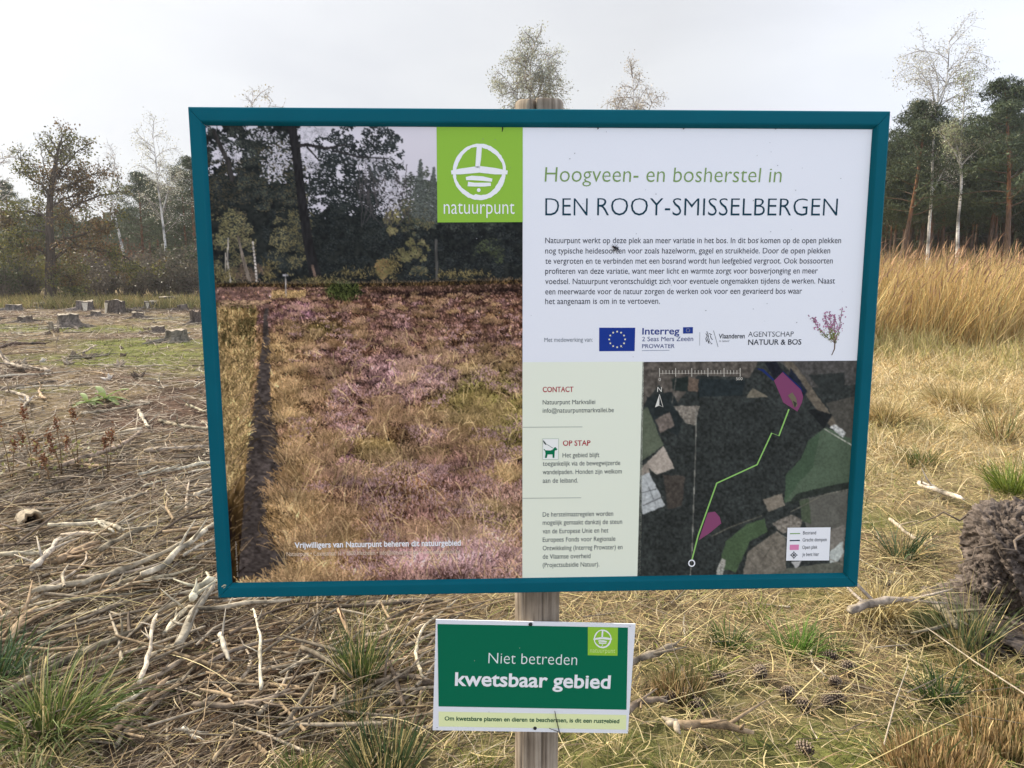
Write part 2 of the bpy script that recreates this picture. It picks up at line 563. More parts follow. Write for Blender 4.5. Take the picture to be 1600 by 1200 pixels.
def build_poly(acc, name, mat, parent):
    V = np.concatenate(acc.V)
    fs = list(acc.poly)
    for A in acc.Fq: fs += A.tolist()
    for A in acc.Ft: fs += A.tolist()
    # make all faces look towards the viewer (-y)
    out = []
    for f in fs:
        a, b_, c = V[f[0]], V[f[1]], V[f[2]]
        nrm = 0
        for i in range(len(f)):
            p0, p1 = V[f[i]], V[f[(i + 1) % len(f)]]
            nrm += p0[0] * p1[2] - p1[0] * p0[2]
        out.append(f if nrm > 0 else f[::-1])
    return mesh_obj(name, V, out, mat, parent, np.concatenate(acc.C))


def line_sheet(acc, pts, width, yo, col, pl=BP, closed=False):
    """flat stroke along photo pixels, width in pixels (a number or one per point)"""
    pts = [np.array(q, float) for q in pts]
    n = len(pts); w = np.ones(n) * np.asarray(width, float)
    Lp, Rp = [], []
    for i in range(n):
        a = pts[(i - 1) % n] if closed or i > 0 else pts[i]
        c = pts[(i + 1) % n] if closed or i < n - 1 else pts[i]
        d = c - a; d = d / (np.linalg.norm(d) + 1e-9)
        nn = np.array([-d[1], d[0]]) * w[i] / 2
        Lp.append(pts[i] + nn); Rp.append(pts[i] - nn)
    k = acc.n
    V = []
    for i in range(n):
        for q in (Lp[i], Rp[i]):
            u, v = pl.loc(q[0], q[1], yo); V.append((u, yo, v))
    acc.add(V, np.zeros((0, 3)), col)
    for i in range(n if closed else n - 1):
        j = (i + 1) % n
        acc.poly.append([k + 2 * i, k + 2 * j, k + 2 * j + 1, k + 2 * i + 1])


XH = CAPH = None


def _extent(ch):
    cu = bpy.data.curves.new('letters', 'FONT'); cu.body = ch; cu.size = 1.0
    o = bpy.data.objects.new('letters', cu); COL.objects.link(o)
    me = bpy.data.meshes.new_from_object(o.evaluated_get(bpy.context.evaluated_depsgraph_get()))
    v = max(q.co.y for q in me.vertices)
    bpy.data.objects.remove(o); bpy.data.meshes.remove(me); bpy.data.curves.remove(cu)
    return v




def text_sheet(acc, s, x0, y0, x1, cap, yo, col, pl=BP, weight=0.0, y1=None, vertical=False, shear=0.0, xr=0.74):
    """flat letters: left baseline point (x0,y0), right end x1, capital height in photo pixels"""
    cu = bpy.data.curves.new('letters', 'FONT'); cu.body = s; cu.size = 1.0; cu.offset = weight
    cu.resolution_u = 3; cu.fill_mode = 'BOTH'; cu.shear = shear
    o = bpy.data.objects.new('letters', cu); COL.objects.link(o)
    dg = bpy.context.evaluated_depsgraph_get()
    me = bpy.data.meshes.new_from_object(o.evaluated_get(dg))
    n = len(me.vertices)
    V = np.empty(n * 3, np.float32); me.vertices.foreach_get('co', V); V = V.reshape(-1, 3)[:, :2]
    fs = [list(f.vertices) for f in me.polygons]
    bpy.data.objects.remove(o); bpy.data.meshes.remove(me); bpy.data.curves.remove(cu)
    global XH, CAPH
    if XH is None: XH, CAPH = _extent('x'), _extent('H')
    k_ = xr * CAPH / XH if xr else 1.0
    yv = V[:, 1]
    V = V.copy()
    V[:, 1] = np.where(yv < 0, yv * 0.95, np.where(yv < XH, yv * k_, np.where(yv < CAPH, XH * k_ + (yv - XH) * (CAPH - XH * k_) / (CAPH - XH), yv)))
    wx = V[:, 0].max() - V[:, 0].min()
    if not vertical:
        a = pl.loc(x0, y0, yo); b_ = pl.loc(x1, y0 if y1 is None else y1, yo)
        c = pl.loc(x0, y0 - cap, yo)
        du = (b_[0] - a[0]) / wx; dv = ((b_[1] - a[1]) if y1 is not None else 0.0) / wx
        hv = (c[1] - a[1]) / CAPH
        X_ = a[0] + (V[:, 0] - V[:, 0].min()) * du
        Z_ = a[1] + V[:, 1] * hv + (V[:, 0] - V[:, 0].min()) * dv
    else:
        a = pl.loc(x0, y0, yo); b_ = pl.loc(x0, x1, yo); c = pl.loc(x0 - cap, y0, yo)
        X_ = a[0] - V[:, 1] * (a[0] - c[0]) / CAPH
        Z_ = a[1] + (V[:, 0] - V[:, 0].min()) * (b_[1] - a[1]) / wx
    k = acc.n
    acc.add(np.stack([X_, np.full(n, yo), Z_], 1), np.zeros((0, 3)), col)
    acc.poly += [[k + i for i in f] for f in fs]


ILL = lin((206, 213, 230)) / 0.80            # how the shaded white panel reads in the photograph


def ink(r, g_, b_):
    return np.clip(lin((r, g_, b_)) / ILL, 0.004, 0.85)


# --- frame: four mitred rails
o_c = [BP.loc(*q, 0.0045) for q in ((293, 167), (1390, 174), (1340, 917), (342, 934))]
i_c = [BP.loc(*q, PY) for q in ((322, 196), (1361, 202.5), (1318.5, 897), (362.5, 908))]
lo, hi = min(q[0] for q in o_c), max(q[0] for q in o_c)
ohw = (o_c[1][0] - o_c[0][0] + o_c[2][0] - o_c[3][0]) / 4
ocx = sum(q[0] for q in o_c) / 4
oz0 = (o_c[2][1] + o_c[3][1]) / 2; oz1 = (o_c[0][1] + o_c[1][1]) / 2
ix0 = (i_c[0][0] + i_c[3][0]) / 2; ix1 = (i_c[1][0] + i_c[2][0]) / 2
iz0 = (i_c[2][1] + i_c[3][1]) / 2; iz1 = (i_c[0][1] + i_c[1][1]) / 2
OX0, OX1 = ocx - ohw, ocx + ohw


def rail(name, A, B, a, b_, parent):
    """A,B outer corners; a,b_ inner corners; profile front flat, rounded outer edge, sloped inner lip, back"""
    A, B, a, b_ = [np.array(q, float) for q in (A, B, a, b_)]
    prof = [(0.0, 0.030), (0.0, 0.0045), (0.045, 0.0012), (0.12, 0.0), (0.74, 0.0), (0.82, 0.0014), (0.93, 0.0062), (1.0, 0.0100), (1.0, 0.030)]
    # tiny gap at each mitre
    dirv = (B - A) / np.linalg.norm(B - A); gap = dirv * 0.0005
    V = []
    for (s, y) in prof:
        q0 = A + (a - A) * s + gap; q1 = B + (b_ - B) * s - gap
        V.append((q0[0], y, q0[1])); V.append((q1[0], y, q1[1]))
    n = len(prof)
    fs = []
    for k in range(n):
        k2 = (k + 1) % n
        fs.append((2 * k, 2 * k2, 2 * k2 + 1, 2 * k + 1))
    fs.append(tuple(2 * k for k in range(n))[::-1]); fs.append(tuple(2 * k + 1 for k in range(n)))
    return mesh_obj(name, V, fs, M['teal'], parent)


oc = [(OX0, oz1), (OX1, oz1), (OX1, oz0), (OX0, oz0)]
ic = [(ix0, iz1), (ix1, iz1), (ix1, iz0), (ix0, iz0)]
rails = []
for k in range(4):
    rails.append(rail('frame_rail', oc[k], oc[(k + 1) % 4], ic[k], ic[(k + 1) % 4], board))
acc = Acc()
line_sheet(acc, [(346, 917), (351, 914), (353.5, 914.5)], [1.0, 2.2, .8], -0.0006, ink(170, 170, 150))
line_sheet(acc, [(349, 919), (352.5, 916.5)], [1.2, .8], -0.0006, ink(150, 155, 140))
build_poly(acc, 'paint_chip', M['print'], rails[3])

# --- printed panel
pv = []
e = 0.012
for y in (PY, PY + 0.004):
    for (u, v) in ((ix0 - e, iz0 - e), (ix1 + e, iz0 - e), (ix1 + e, iz1 + e), (ix0 - e, iz1 + e)):
        pv.append((u, y, v))
panel = mesh_obj('printed_panel', pv, [(0, 1, 2, 3), (7, 6, 5, 4), (0, 4, 5, 1), (1, 5, 6, 2), (2, 6, 7, 3), (3, 7, 4, 0)], M['white'], board)
Y1, Y2, Y3, Y4 = PY - 0.0004, PY - 0.0008, PY - 0.0012, PY - 0.0016

# pale green contact column
acc = Acc()
quad_sheet(acc, [(816.5, 566), (1006, 565), (1001, 905), (816, 907)], Y1, ink(206, 216, 212))
build_poly(acc, 'contact_column', M['print'], panel)


# --- painting the printed photograph and the map: colours per point of a fine flat grid
def stroke_batch(img, x, y, ln, ang, col, wid, bend=None, alpha=1.0):
    n = len(x); k = int(max(3, np.ceil(ln.max() * 1.3)))
    s = np.linspace(0, 1, k)[None, :]
    a = ang[:, None] + (0 if bend is None else bend[:, None]) * s
    step = ln[:, None] / k
    xs = x[:, None] + np.cumsum(np.cos(a) * step, 1)
    yy = y[:, None] + np.cumsum(np.sin(a) * step, 1)
    H, W = img.shape[:2]
    cc = np.broadcast_to(col[:, None, :], (n, k, 3))
    for w in range(int(wid)):
        xi = np.round(xs + w - (wid - 1) / 2).astype(int); yi = np.round(yy).astype(int)
        ok = (xi >= 0) & (xi < W) & (yi >= 0) & (yi < H)
        if alpha >= 1:
            img[yi[ok], xi[ok]] = cc[ok]
        else:
            img[yi[ok], xi[ok]] = img[yi[ok], xi[ok]] * (1 - alpha) + cc[ok] * alpha


def inpoly(gx, gy, poly):
    r = np.zeros(gx.shape, bool); n = len(poly); j = n - 1
    for i in range(n):
        xi, yi = poly[i]; xj, yj = poly[j]
        c = ((yi > gy) != (yj > gy)) & (gx < (xj - xi) * (gy - yi) / ((yj - yi) + 1e-9) + xi)
        r ^= c; j = i
    return r


def blur3(img, k=1):
    for _ in range(k):
        p_ = np.pad(img, ((1, 1), (1, 1), (0, 0)), mode='edge')
        img = (p_[1:-1, 1:-1] * 4 + p_[:-2, 1:-1] * 1.5 + p_[2:, 1:-1] * 1.5 + p_[1:-1, :-2] * 1.5 + p_[1:-1, 2:] * 1.5) / 10
    return img


def thick_line(img, gx, gy, pts, wid, col, ox, oy):
    for (a, b_), (w0, w1) in zip(zip(pts[:-1], pts[1:]), zip(wid[:-1], wid[1:])):
        a = np.array(a, float); b_ = np.array(b_, float); d = b_ - a; L2 = d @ d + 1e-9
        tt = np.clip(((gx - a[0]) * d[0] + (gy - a[1]) * d[1]) / L2, 0, 1)
        dist = np.hypot(gx - a[0] - tt * d[0], gy - a[1] - tt * d[1])
        w = (w0 + (w1 - w0) * tt) / 2
        mk = dist < w
        sh = 0.75 + 0.5 * vnoise(gx / 2.5, gy / 9, 71)
        img[mk] = (np.array(col)[None] * sh[mk][:, None])


def mfbm(x, y, sc_, seed):
    q = np.clip((y - 440) / 465, 0, 1)
    r = 0; ws = 0
    for k, (s_, c_) in enumerate(((9, 0.0), (24, .33), (42, .66), (60, 1.0))):
        w = np.clip(1 - np.abs(q - c_) / .34, 0, 1)
        r = r + w * fbm(x / (s_ * sc_), y / (s_ * sc_ * .62), seed + 5 * k, 4); ws = ws + w
    return r / np.maximum(ws, 1e-6)


def paint_photo():
    ox, oy, W, H = 318, 190, 502, 722
    rs = np.random.default_rng(5)
    gx, gy = np.meshgrid(np.arange(W) + ox + .0, np.arange(H) + oy + .0)
    img = np.zeros((H, W, 3))
    t_ = np.clip((gy - 195) / 200, 0, 1)[..., None]
    img[:] = np.array([196, 202, 219]) * (1 - t_) + np.array([176, 180, 196]) * t_
    # tree belt
    top = 196 + 0 * gx
    f1 = fbm(gx / 26, gy / 22, 3, 4)
    n5 = fbm(gx / 6, gy / 6, 9, 3)
    belt = (gx < 470) & (gy < 446)
    belt |= (gy > 330 + 14 * (f1 - .5) * 4) & (gy < 446)
    dk = np.array([30, 36, 36.]) + (n5 - .5)[..., None] * np.array([34, 38, 30])
    mk = belt & ~((f1 + 0.35 * n5 > 0.80) & (gy < 275))
    img[mk] = dk[mk]

    def blob(cx, cy, rx, ry, n, cols, ln=3.0, dens=1.0):
        r = np.sqrt(rs.random(n)); a = rs.random(n) * 6.283
        x = cx + rx * r * np.cos(a); y = cy + ry * r * np.sin(a)
        cl = fbm(x / 13, y / 9, int(cx), 3)
        k = cl + 0.25 * (1 - r) > (0.52 / max(dens, .1))
        x, y, cl = x[k], y[k], cl[k]
        c = np.array(cols, float)[rs.integers(0, len(cols), len(x))] * (0.55 + 0.9 * cl[:, None] * rs.uniform(.75, 1.25, (len(x), 1)))
        stroke_batch(img, x - ox, y - oy, rs.uniform(1.5, ln, len(x)), rs.random(len(x)) * 6.28, c, 2)
    D1, D2, D3 = (30, 38, 40), (40, 48, 46), (52, 62, 54)
    OL, YG = (88, 84, 56), (108, 106, 66)
    for (cx, cy, rx, ry, n, cols) in [
        (390, 225, 75, 45, 4200, (D1, D2, (58, 66, 58))), (350, 300, 45, 60, 3000, (D2, (66, 62, 44), D1)), (430, 280, 60, 60, 4000, (D1, D2, D3, (70, 66, 46))),
        (560, 232, 72, 40, 3600, (D1, (44, 52, 58), D2)), (540, 290, 85, 50, 5200, (D1, D2, D1)), (600, 262, 32, 16, 700, (D2, (54, 62, 66))),
        (520, 360, 110, 70, 7000, (D1, (24, 30, 32), D2)), (580, 330, 50, 50, 1500, (D1, D2)), (700, 390, 125, 55, 7000, (D1, (24, 28, 32), D2)),
        (655, 318, 36, 55, 1800, (D3, (72, 82, 74), D2)), (672, 300, 18, 40, 900, (D3, (78, 88, 78))), (640, 340, 40, 28, 1300, ((66, 72, 50), D3, OL)),
        (364, 385, 36, 56, 2800, (OL, YG, (80, 76, 54), D2)), (350, 352, 22, 30, 900, (YG, (98, 96, 60), D2)), (452, 380, 34, 50, 2300, (OL, (104, 100, 62), D2)),
        (470, 350, 20, 50, 1000, ((80, 78, 50), D2)), (645, 392, 26, 20, 900, ((96, 98, 58), OL)), (612, 345, 12, 22, 400, (YG, OL)), (735, 340, 60, 22, 700, (D2, D3)),
        (600, 420, 14, 16, 500, ((112, 88, 52), (96, 92, 52))), (655, 425, 14, 10, 300, (OL, D3)), (770, 395, 30, 22, 700, ((62, 74, 46), D2)),
        (430, 415, 26, 24, 700, (D1, D2)), (390, 425, 30, 14, 500, ((84, 70, 58), (70, 62, 50)))]:
        blob(cx, cy, rx, ry, n, cols)
    # small spruce peaks against the sky
    for (cx, yt, yb, w) in ((655, 250, 340, 22), (676, 262, 345, 18)):
        n = 900; y = yt + (yb - yt) * rs.random(n) ** .8; x = cx + rs.normal(size=n) * w * .45 * (y - yt) / (yb - yt)
        c = np.array((84, 96, 92.)) * rs.uniform(.6, 1.15, (n, 1))
        stroke_batch(img, x - ox, y - oy, rs.uniform(2, 4, n), rs.normal(0, .5, n), c, 1)
    # bare twigs against the sky
    n = 70; x = rs.uniform(560, 640, n); y = rs.uniform(300, 360, n)
    stroke_batch(img, x - ox, y - oy, rs.uniform(20, 60, n), rs.normal(-1.57, .35, n), np.tile(np.array((66, 66, 70.)), (n, 1)), 1)
    # sky peeping through
    for (cx, cy, rx, ry, n) in ((345, 232, 14, 12, 60), (366, 248, 10, 12, 50), (410, 212, 20, 10, 60), (440, 240, 22, 26, 190), (428, 262, 16, 18, 100), (476, 214, 10, 14, 110), (484, 250, 20, 18, 130), (500, 206, 14, 8, 70), (585, 250, 30, 10, 120), (612, 300, 20, 26, 200)):
        x = cx + rx * rs.normal(size=n) * .6; y = cy + ry * rs.normal(size=n) * .6
        stroke_batch(img, x - ox, y - oy, rs.uniform(1.5, 5, n), rs.random(n) * 6.28, np.array((182, 188, 204.)) * rs.uniform(.75, 1.05, (n, 1)), 1 + (rx > 12))
    # trunks
    thick_line(img, gx, gy, [(455, 192), (463, 240), (470, 300), (480, 370), (490, 420), (503, 462)], [13, 14, 14, 15, 17, 20], (33, 34, 37), ox, oy)
    thick_line(img, gx, gy, [(488, 415), (500, 460)], [4, 4], (104, 84, 72), ox, oy)
    thick_line(img, gx, gy, [(466, 228), (480, 226), (510, 232), (540, 226)], [6, 5, 4, 2], (40, 40, 42), ox, oy)
    thick_line(img, gx, gy, [(480, 230), (498, 250)], [3, 2], (44, 44, 46), ox, oy)
    thick_line(img, gx, gy, [(334, 205), (346, 232), (356, 252), (363, 280)], [6, 7, 7, 7], (48, 48, 48), ox, oy)
    thick_line(img, gx, gy, [(520, 235), (560, 245), (605, 248)], [3, 3, 2], (46, 48, 52), ox, oy)
    thick_line(img, gx, gy, [(372, 370), (380, 405), (392, 446)], [3, 5, 6], (112, 104, 92), ox, oy)
    thick_line(img, gx, gy, [(395, 378), (398, 405), (402, 446)], [2.5, 3, 3.5], (176, 174, 166), ox, oy)
    thick_line(img, gx, gy, [(357, 372), (355, 405), (360, 440)], [2, 2.5, 3], (150, 148, 138), ox, oy)
    thick_line(img, gx, gy, [(352, 395), (353, 438)], [2, 2.5], (140, 136, 124), ox, oy)
    for k in range(12):
        yk = 384 + k * 5.2
        stroke_batch(img, np.array([394.5 + k * .45 - ox]), np.array([yk - oy]), np.array([3.]), np.array([0.2]), np.array([[60, 56, 52.]]), 1)
    thick_line(img, gx, gy, [(681, 375), (683, 440)], [4, 4], (72, 74, 72), ox, oy)
    # heath ground
    hz = 443 - 5 * np.clip((gx - 560) / 250, 0, 1) + 2 * (fbm(gx / 20, gy * 0, 77) - .5)
    gm = gy > hz
    q = np.clip((gy - 440) / 465, 0, 1)
    sc_ = 5 + 55 * q
    
    fc = mfbm(gx, gy, .4, 23)
    HE = np.array((134, 104, 94.)); BR = np.array((108, 80, 62.)); TA = np.array((172, 144, 98.)); GR = np.array((130, 126, 70.)); PU = np.array((152, 120, 120.))

    def field(x, y):
        q_ = np.clip((y - 440) / 465, 0, 1)
        a1 = mfbm(x, y, 1.0, 21); a2 = mfbm(x, y, 1.2, 122); a3 = mfbm(x, y, .45, 223)
        px_edge = 420 + 20 * q_
        tan_w = np.clip(1.1 - (x - px_edge) / (50 + 110 * q_), 0, 1) * np.clip((y - 505) / 40, 0, 1)
        c = HE * np.ones(x.shape + (1,))
        def mixc(c, col, w): return c * (1 - w[..., None]) + col * w[..., None]
        c = mixc(c, BR, np.clip((a1 - .5) * 5, 0, 1))
        c = mixc(c, PU, np.clip((a2 - .54) * 6, 0, 1) * (1 - .6 * tan_w))
        c = mixc(c, TA, np.clip((a3 - .52) * 5, 0, 1) * .6)
        c = mixc(c, TA * .98, tan_w * np.clip((a2 - .22) * 4, 0, 1) * .9)
        gw = np.exp(-(((x - 735) / 55) ** 2 + ((y - 625) / 50) ** 2)) + np.exp(-(((x - 800) / 30) ** 2 + ((y - 660) / 70) ** 2)) + .8 * np.exp(-(((x - 770) / 40) ** 2 + ((y - 840) / 40) ** 2)) + .5 * np.exp(-(((x - 600) / 60) ** 2 + ((y - 720) / 40) ** 2)) + .5 * np.exp(-(((x - 500) / 40) ** 2 + ((y - 515) / 16) ** 2))
        c = mixc(c, GR, np.clip(gw * 1.25, 0, 1) * np.clip((a1 - .2) * 3.4, 0, .95))
        pk = np.exp(-(((x - 468) / 30) ** 2 + ((y - 492) / 9) ** 2)) + .7 * np.exp(-(((x - 470) / 35) ** 2 + ((y - 478) / 6) ** 2)) + np.exp(-(((x - 545) / 9) ** 2 + ((y - 715) / 30) ** 2)) + .6 * np.exp(-(((x - 520) / 12) ** 2 + ((y - 760) / 12) ** 2))
        c = mixc(c, np.array((166, 122, 142.)), np.clip(pk, 0, .75))
        c = mixc(c, np.array((168, 134, 140.)), np.clip(np.exp(-(((x - 640) / 70) ** 2 + ((y - 585) / 30) ** 2)) + np.exp(-(((x - 720) / 70) ** 2 + ((y - 880) / 36) ** 2)), 0, .8))
        # far strips
        c = mixc(c, np.array((128, 104, 90.)), np.clip((458 - y) / 8, 0, 1))
        c = mixc(c, np.array((82, 68, 64.)), np.exp(-((y - (462 - (x - 560) * .03)) / 5.0) ** 2) * np.clip((x - 545) / 60, 0, .85))
        return c
    base = field(gx, gy) * (0.42 + 0.55 * fc)[..., None]
    img[gm] = base[gm]
    # path and the grassy verge left of it
    path = [(413, 476), (420, 476), (419, 500), (421, 530), (423, 560), (422, 610), (432, 670), (444, 735), (436, 765), (418, 790), (420, 820), (442, 850), (452, 880), (464, 912), (332, 912), (334, 830), (354, 780), (376, 740), (390, 680), (400, 600), (408, 540)]
    pm = inpoly(gx + (6 + 26 * np.clip((gy - 600) / 250, 0, 1)) * (fbm(gx / 14, gy / 10, 61) - .5), gy, path)
    img[pm] = (np.array((84, 79, 77.)) * (0.7 + .6 * fbm(gx / 5, gy / 3, 63, 3))[..., None])[pm]
    vm = gm & (gx < 402 - .07 * (gy - 480)) & (gy > 470)
    img[vm] = (np.array((150, 124, 82.)) * ((0.5 + .7 * fbm(gx / 4, gy / 14, 65, 3)) * (1 - .42 * np.clip((gy - 750) / 50, 0, 1)))[..., None])[vm]
    tr = gm & (gy < 482) & (gx < 430)
    img[tr] = (np.array((116, 94, 88.)) * (0.75 + .5 * fbm(gx / 8, gy / 3, 66, 3))[..., None])[tr]
    # strokes, far to near
    n = 60000
    y = 444 + 478 * rs.random(n) ** .85; x = rs.uniform(318, 822, n)
    o_ = np.argsort(y); x, y = x[o_], y[o_]
    q = (y - 440) / 470
    ip = inpoly(x, y, path)
    verge = (x < 402 - .07 * (y - 480)) & (y > 476)
    keep = (~ip) & ~((y > 770) & (x < 376) & (rs.random(n) < .93)) & (y > 443 - 5 * np.clip((x - 560) / 250, 0, 1) + 2)
    x, y, q, verge = x[keep], y[keep], q[keep], verge[keep]
    c = field(x, y)
    lf = .34 + 1.2 * mfbm(x, y, .42, 81)
    c = c * (lf * rs.uniform(.72, 1.32, len(x)))[:, None]
    vc = np.array(((212, 184, 126.), (192, 164, 112), (160, 136, 94), (146, 132, 88)))[rs.integers(0, 4, len(x))] * rs.uniform(.6, 1.1, (len(x), 1))
    vc = vc * (1 - .62 * np.clip((y - 770) / 60, 0, 1))[:, None]
    vc = np.where(((y < 545) & (fbm(x / 14, y / 7, 91) > .5))[:, None], vc * np.array((.62, .66, .66)), vc)
    c = np.where(verge[:, None], vc, c)
    ln = (1.5 + 11 * q) * rs.uniform(.5, 1.4, len(x)); ln = np.where(verge, ln * 2.4, ln)
    ang = rs.normal(-1.57, .5, len(x)); ang = np.where(verge, rs.normal(-1.45, .22, len(x)), ang)
    bend = rs.normal(0, .7, len(x))
    B = 4000
    for s_ in range(0, len(x), B):
        z_ = slice(s_, s_ + B)
        stroke_batch(img, x[z_] - ox, y[z_] - oy, ln[z_], ang[z_], c[z_], 1, bend[z_])
    # heather and grass clumps, far to near: dark under, lit tips
    nc_ = 1150
    cy = 452 + 470 * rs.random(nc_) ** 1.1; cx = rs.uniform(405, 830, nc_)
    o_ = np.argsort(cy); cy, cx = cy[o_], cx[o_]
    ww_ = 5 + 26 * (cy - 440) / 470
    cin = inpoly(cx - ww_ * .55, cy, path) | inpoly(cx, cy, path) | inpoly(cx + 6, cy, path)
    fc_ = field(cx, cy)
    for k in range(nc_):
        if cin[k] or cx[k] < 416: continue
        q_ = (cy[k] - 440) / 470; w_ = 5 + 30 * q_; h_ = 3 + 20 * q_
        grassy = vnoise(cx[k] / 40, cy[k] / 30, 5) > .62 or cx[k] < 500 + 30 * q_ and rs.random() < .6
        n = int(20 + 150 * q_)
        bx = cx[k] + rs.normal(size=n) * w_ * .45; by = cy[k] + rs.normal(size=n) * h_ * .25
        dk_ = max(6, n // 4)
        stroke_batch(img, bx[:dk_] - ox, by[:dk_] + 1 - oy, rs.uniform(1.5, 2 + 5 * q_, dk_), rs.normal(-1.57, .8, dk_), np.array((54, 42, 36.)) * rs.uniform(.6, 1.3, (dk_, 1)), 1)
        tone = rs.uniform(.72, 1.22)
        tp_ = rs.random(n)
        cc = fc_[k][None] * (tone * (.62 + .62 * tp_))[:, None] * rs.uniform(.85, 1.15, (n, 1))
        if grassy: cc = cc * .55 + np.array((186, 160, 112.)) * .45 * rs.uniform(.6, 1.1, (n, 1))
        ord_ = np.argsort(-tp_ * 0 + by)
        aa = -1.57 + (bx - cx[k]) / (w_ + 1e-6) * .7 + rs.normal(0, .28, n)
        stroke_batch(img, bx - ox, by - tp_ * h_ * .5 - oy, (2 + (16 if grassy else 7) * q_) * rs.uniform(.5, 1.4, n), aa, cc, 1, rs.normal(0, .6, n) * (1.4 if grassy else .6))
        if not grassy and q_ > .12:
            m_ = n // 3; pk_ = np.array((172, 142, 142.)) * rs.uniform(.7, 1.1, (m_, 1))
            if vnoise(cx[k] / 60 + 3, cy[k] / 40, 8) > .45:
                stroke_batch(img, cx[k] + rs.normal(size=m_) * w_ * .4 - ox, cy[k] - h_ * rs.uniform(.3, 1.1, m_) - oy, np.full(m_, 1.2 + 3 * q_), rs.normal(-1.57, .6, m_), pk_, 1)
    # long pale grass stems
    n = 420
    x = rs.uniform(440, 815, n); y = rs.uniform(520, 905, n); q = (y - 440) / 470
    c = np.array((206, 182, 132.)) * rs.uniform(.7, 1.08, (n, 1))
    stroke_batch(img, x - ox, y - oy, (8 + 38 * q) * rs.uniform(.5, 1.2, n), rs.normal(-1.57, .55, n), c, 1, rs.normal(0, .8, n), .8)
    # grass arching over the path from both sides
    n = 200
    y = 540 + 340 * rs.random(n) ** .8; x = np.where(rs.random(n) < .5, 388 - .07 * (y - 500), 430 + .05 * (y - 500)) + rs.normal(0, 9, n)
    lft = x < 410
    c = np.array((170, 146, 112.)) * rs.uniform(.45, 1.05, (n, 1))
    stroke_batch(img, x - ox, y - oy, 6 + 40 * rs.random(n) ** 2, np.where(lft, rs.normal(-.9, .25, n), rs.normal(-2.2, .3, n)), c, 1, np.where(lft, .7, -.7) * rs.random(n), .8)
    # uneven brushy edge between the heath and the wood, with sunlit gaps
    n = 2600; x = rs.uniform(320, 820, n); hw = 9 * (fbm(x / 17, x * 0 + 3, 95, 3))
    y = 449 - 5 * np.clip((x - 560) / 250, 0, 1) - hw * rs.random(n)
    pal = np.array(((96, 82, 62.), (120, 102, 66), (74, 66, 52), (52, 54, 46), (134, 112, 80)))[rs.integers(0, 5, n)] * rs.uniform(.55, 1.1, (n, 1))
    stroke_batch(img, x - ox, y - oy, rs.uniform(2, 7, n), rs.normal(-1.57, .5, n), pal, 1)
    for (cx, cy, rx, ry, n) in ((420, 425, 10, 16, 120), (560, 428, 30, 7, 120), (615, 418, 9, 14, 140), (720, 430, 40, 6, 160), (345, 432, 20, 9, 160), (500, 440, 40, 5, 160)):
        x = cx + rx * rs.normal(size=n) * .6; y = cy + ry * rs.normal(size=n) * .6
        stroke_batch(img, x - ox, y - oy, rs.uniform(2, 6, n), rs.normal(-1.57, .8, n), np.array((124, 114, 66.)) * rs.uniform(.5, 1.1, (n, 1)), 1)
    # green bush by the tree, pole, pale strip
    n = 1100; r = np.sqrt(rs.random(n)) * (1 + .25 * rs.normal(size=n)); a = rs.random(n) * 6.28
    stroke_batch(img, 537 + 23 * r * np.cos(a) - ox, 456 + 12 * r * np.sin(a) - oy, rs.uniform(2, 6, n), rs.normal(-1.57, .5, n), np.array((88, 98, 60.)) * rs.uniform(.45, 1.2, (n, 1)), 1)
    n = 500; stroke_batch(img, rs.uniform(425, 478, n) - ox, rs.uniform(456, 466, n) - oy, rs.uniform(2, 5, n), rs.normal(-1.57, .5, n), np.array((190, 162, 112.)) * rs.uniform(.6, 1.05, (n, 1)), 1)
    n = 120; stroke_batch(img, rs.uniform(345, 410, n) - ox, rs.uniform(470, 477, n) - oy, rs.uniform(2, 7, n), rs.normal(0, .2, n), np.array((172, 146, 116.)) * rs.uniform(.7, 1.1, (n, 1)), 1)
    thick_line(img, gx, gy, [(446, 428), (447, 463)], [1.5, 1.8], (150, 148, 146), ox, oy)
    thick_line(img, gx, gy, [(443, 430), (449, 430)], [3, 3], (140, 144, 150), ox, oy)
    gnd = gm[..., None]; img = np.where(gnd, (img - 112) * 1.34 + 101, img); img = np.where(gnd, img * (1 + .30 * (mfbm(gx, gy, .9, 301) - .5) * 2)[..., None], img)
    lum = img.mean(-1, keepdims=True); img = lum * .30 + img * .70; img = img * np.array((1.0, .985, 1.02))
    im2 = np.clip(img, 6, 235); return im2 * .7 + blur3(im2, 1) * .3, ox, oy


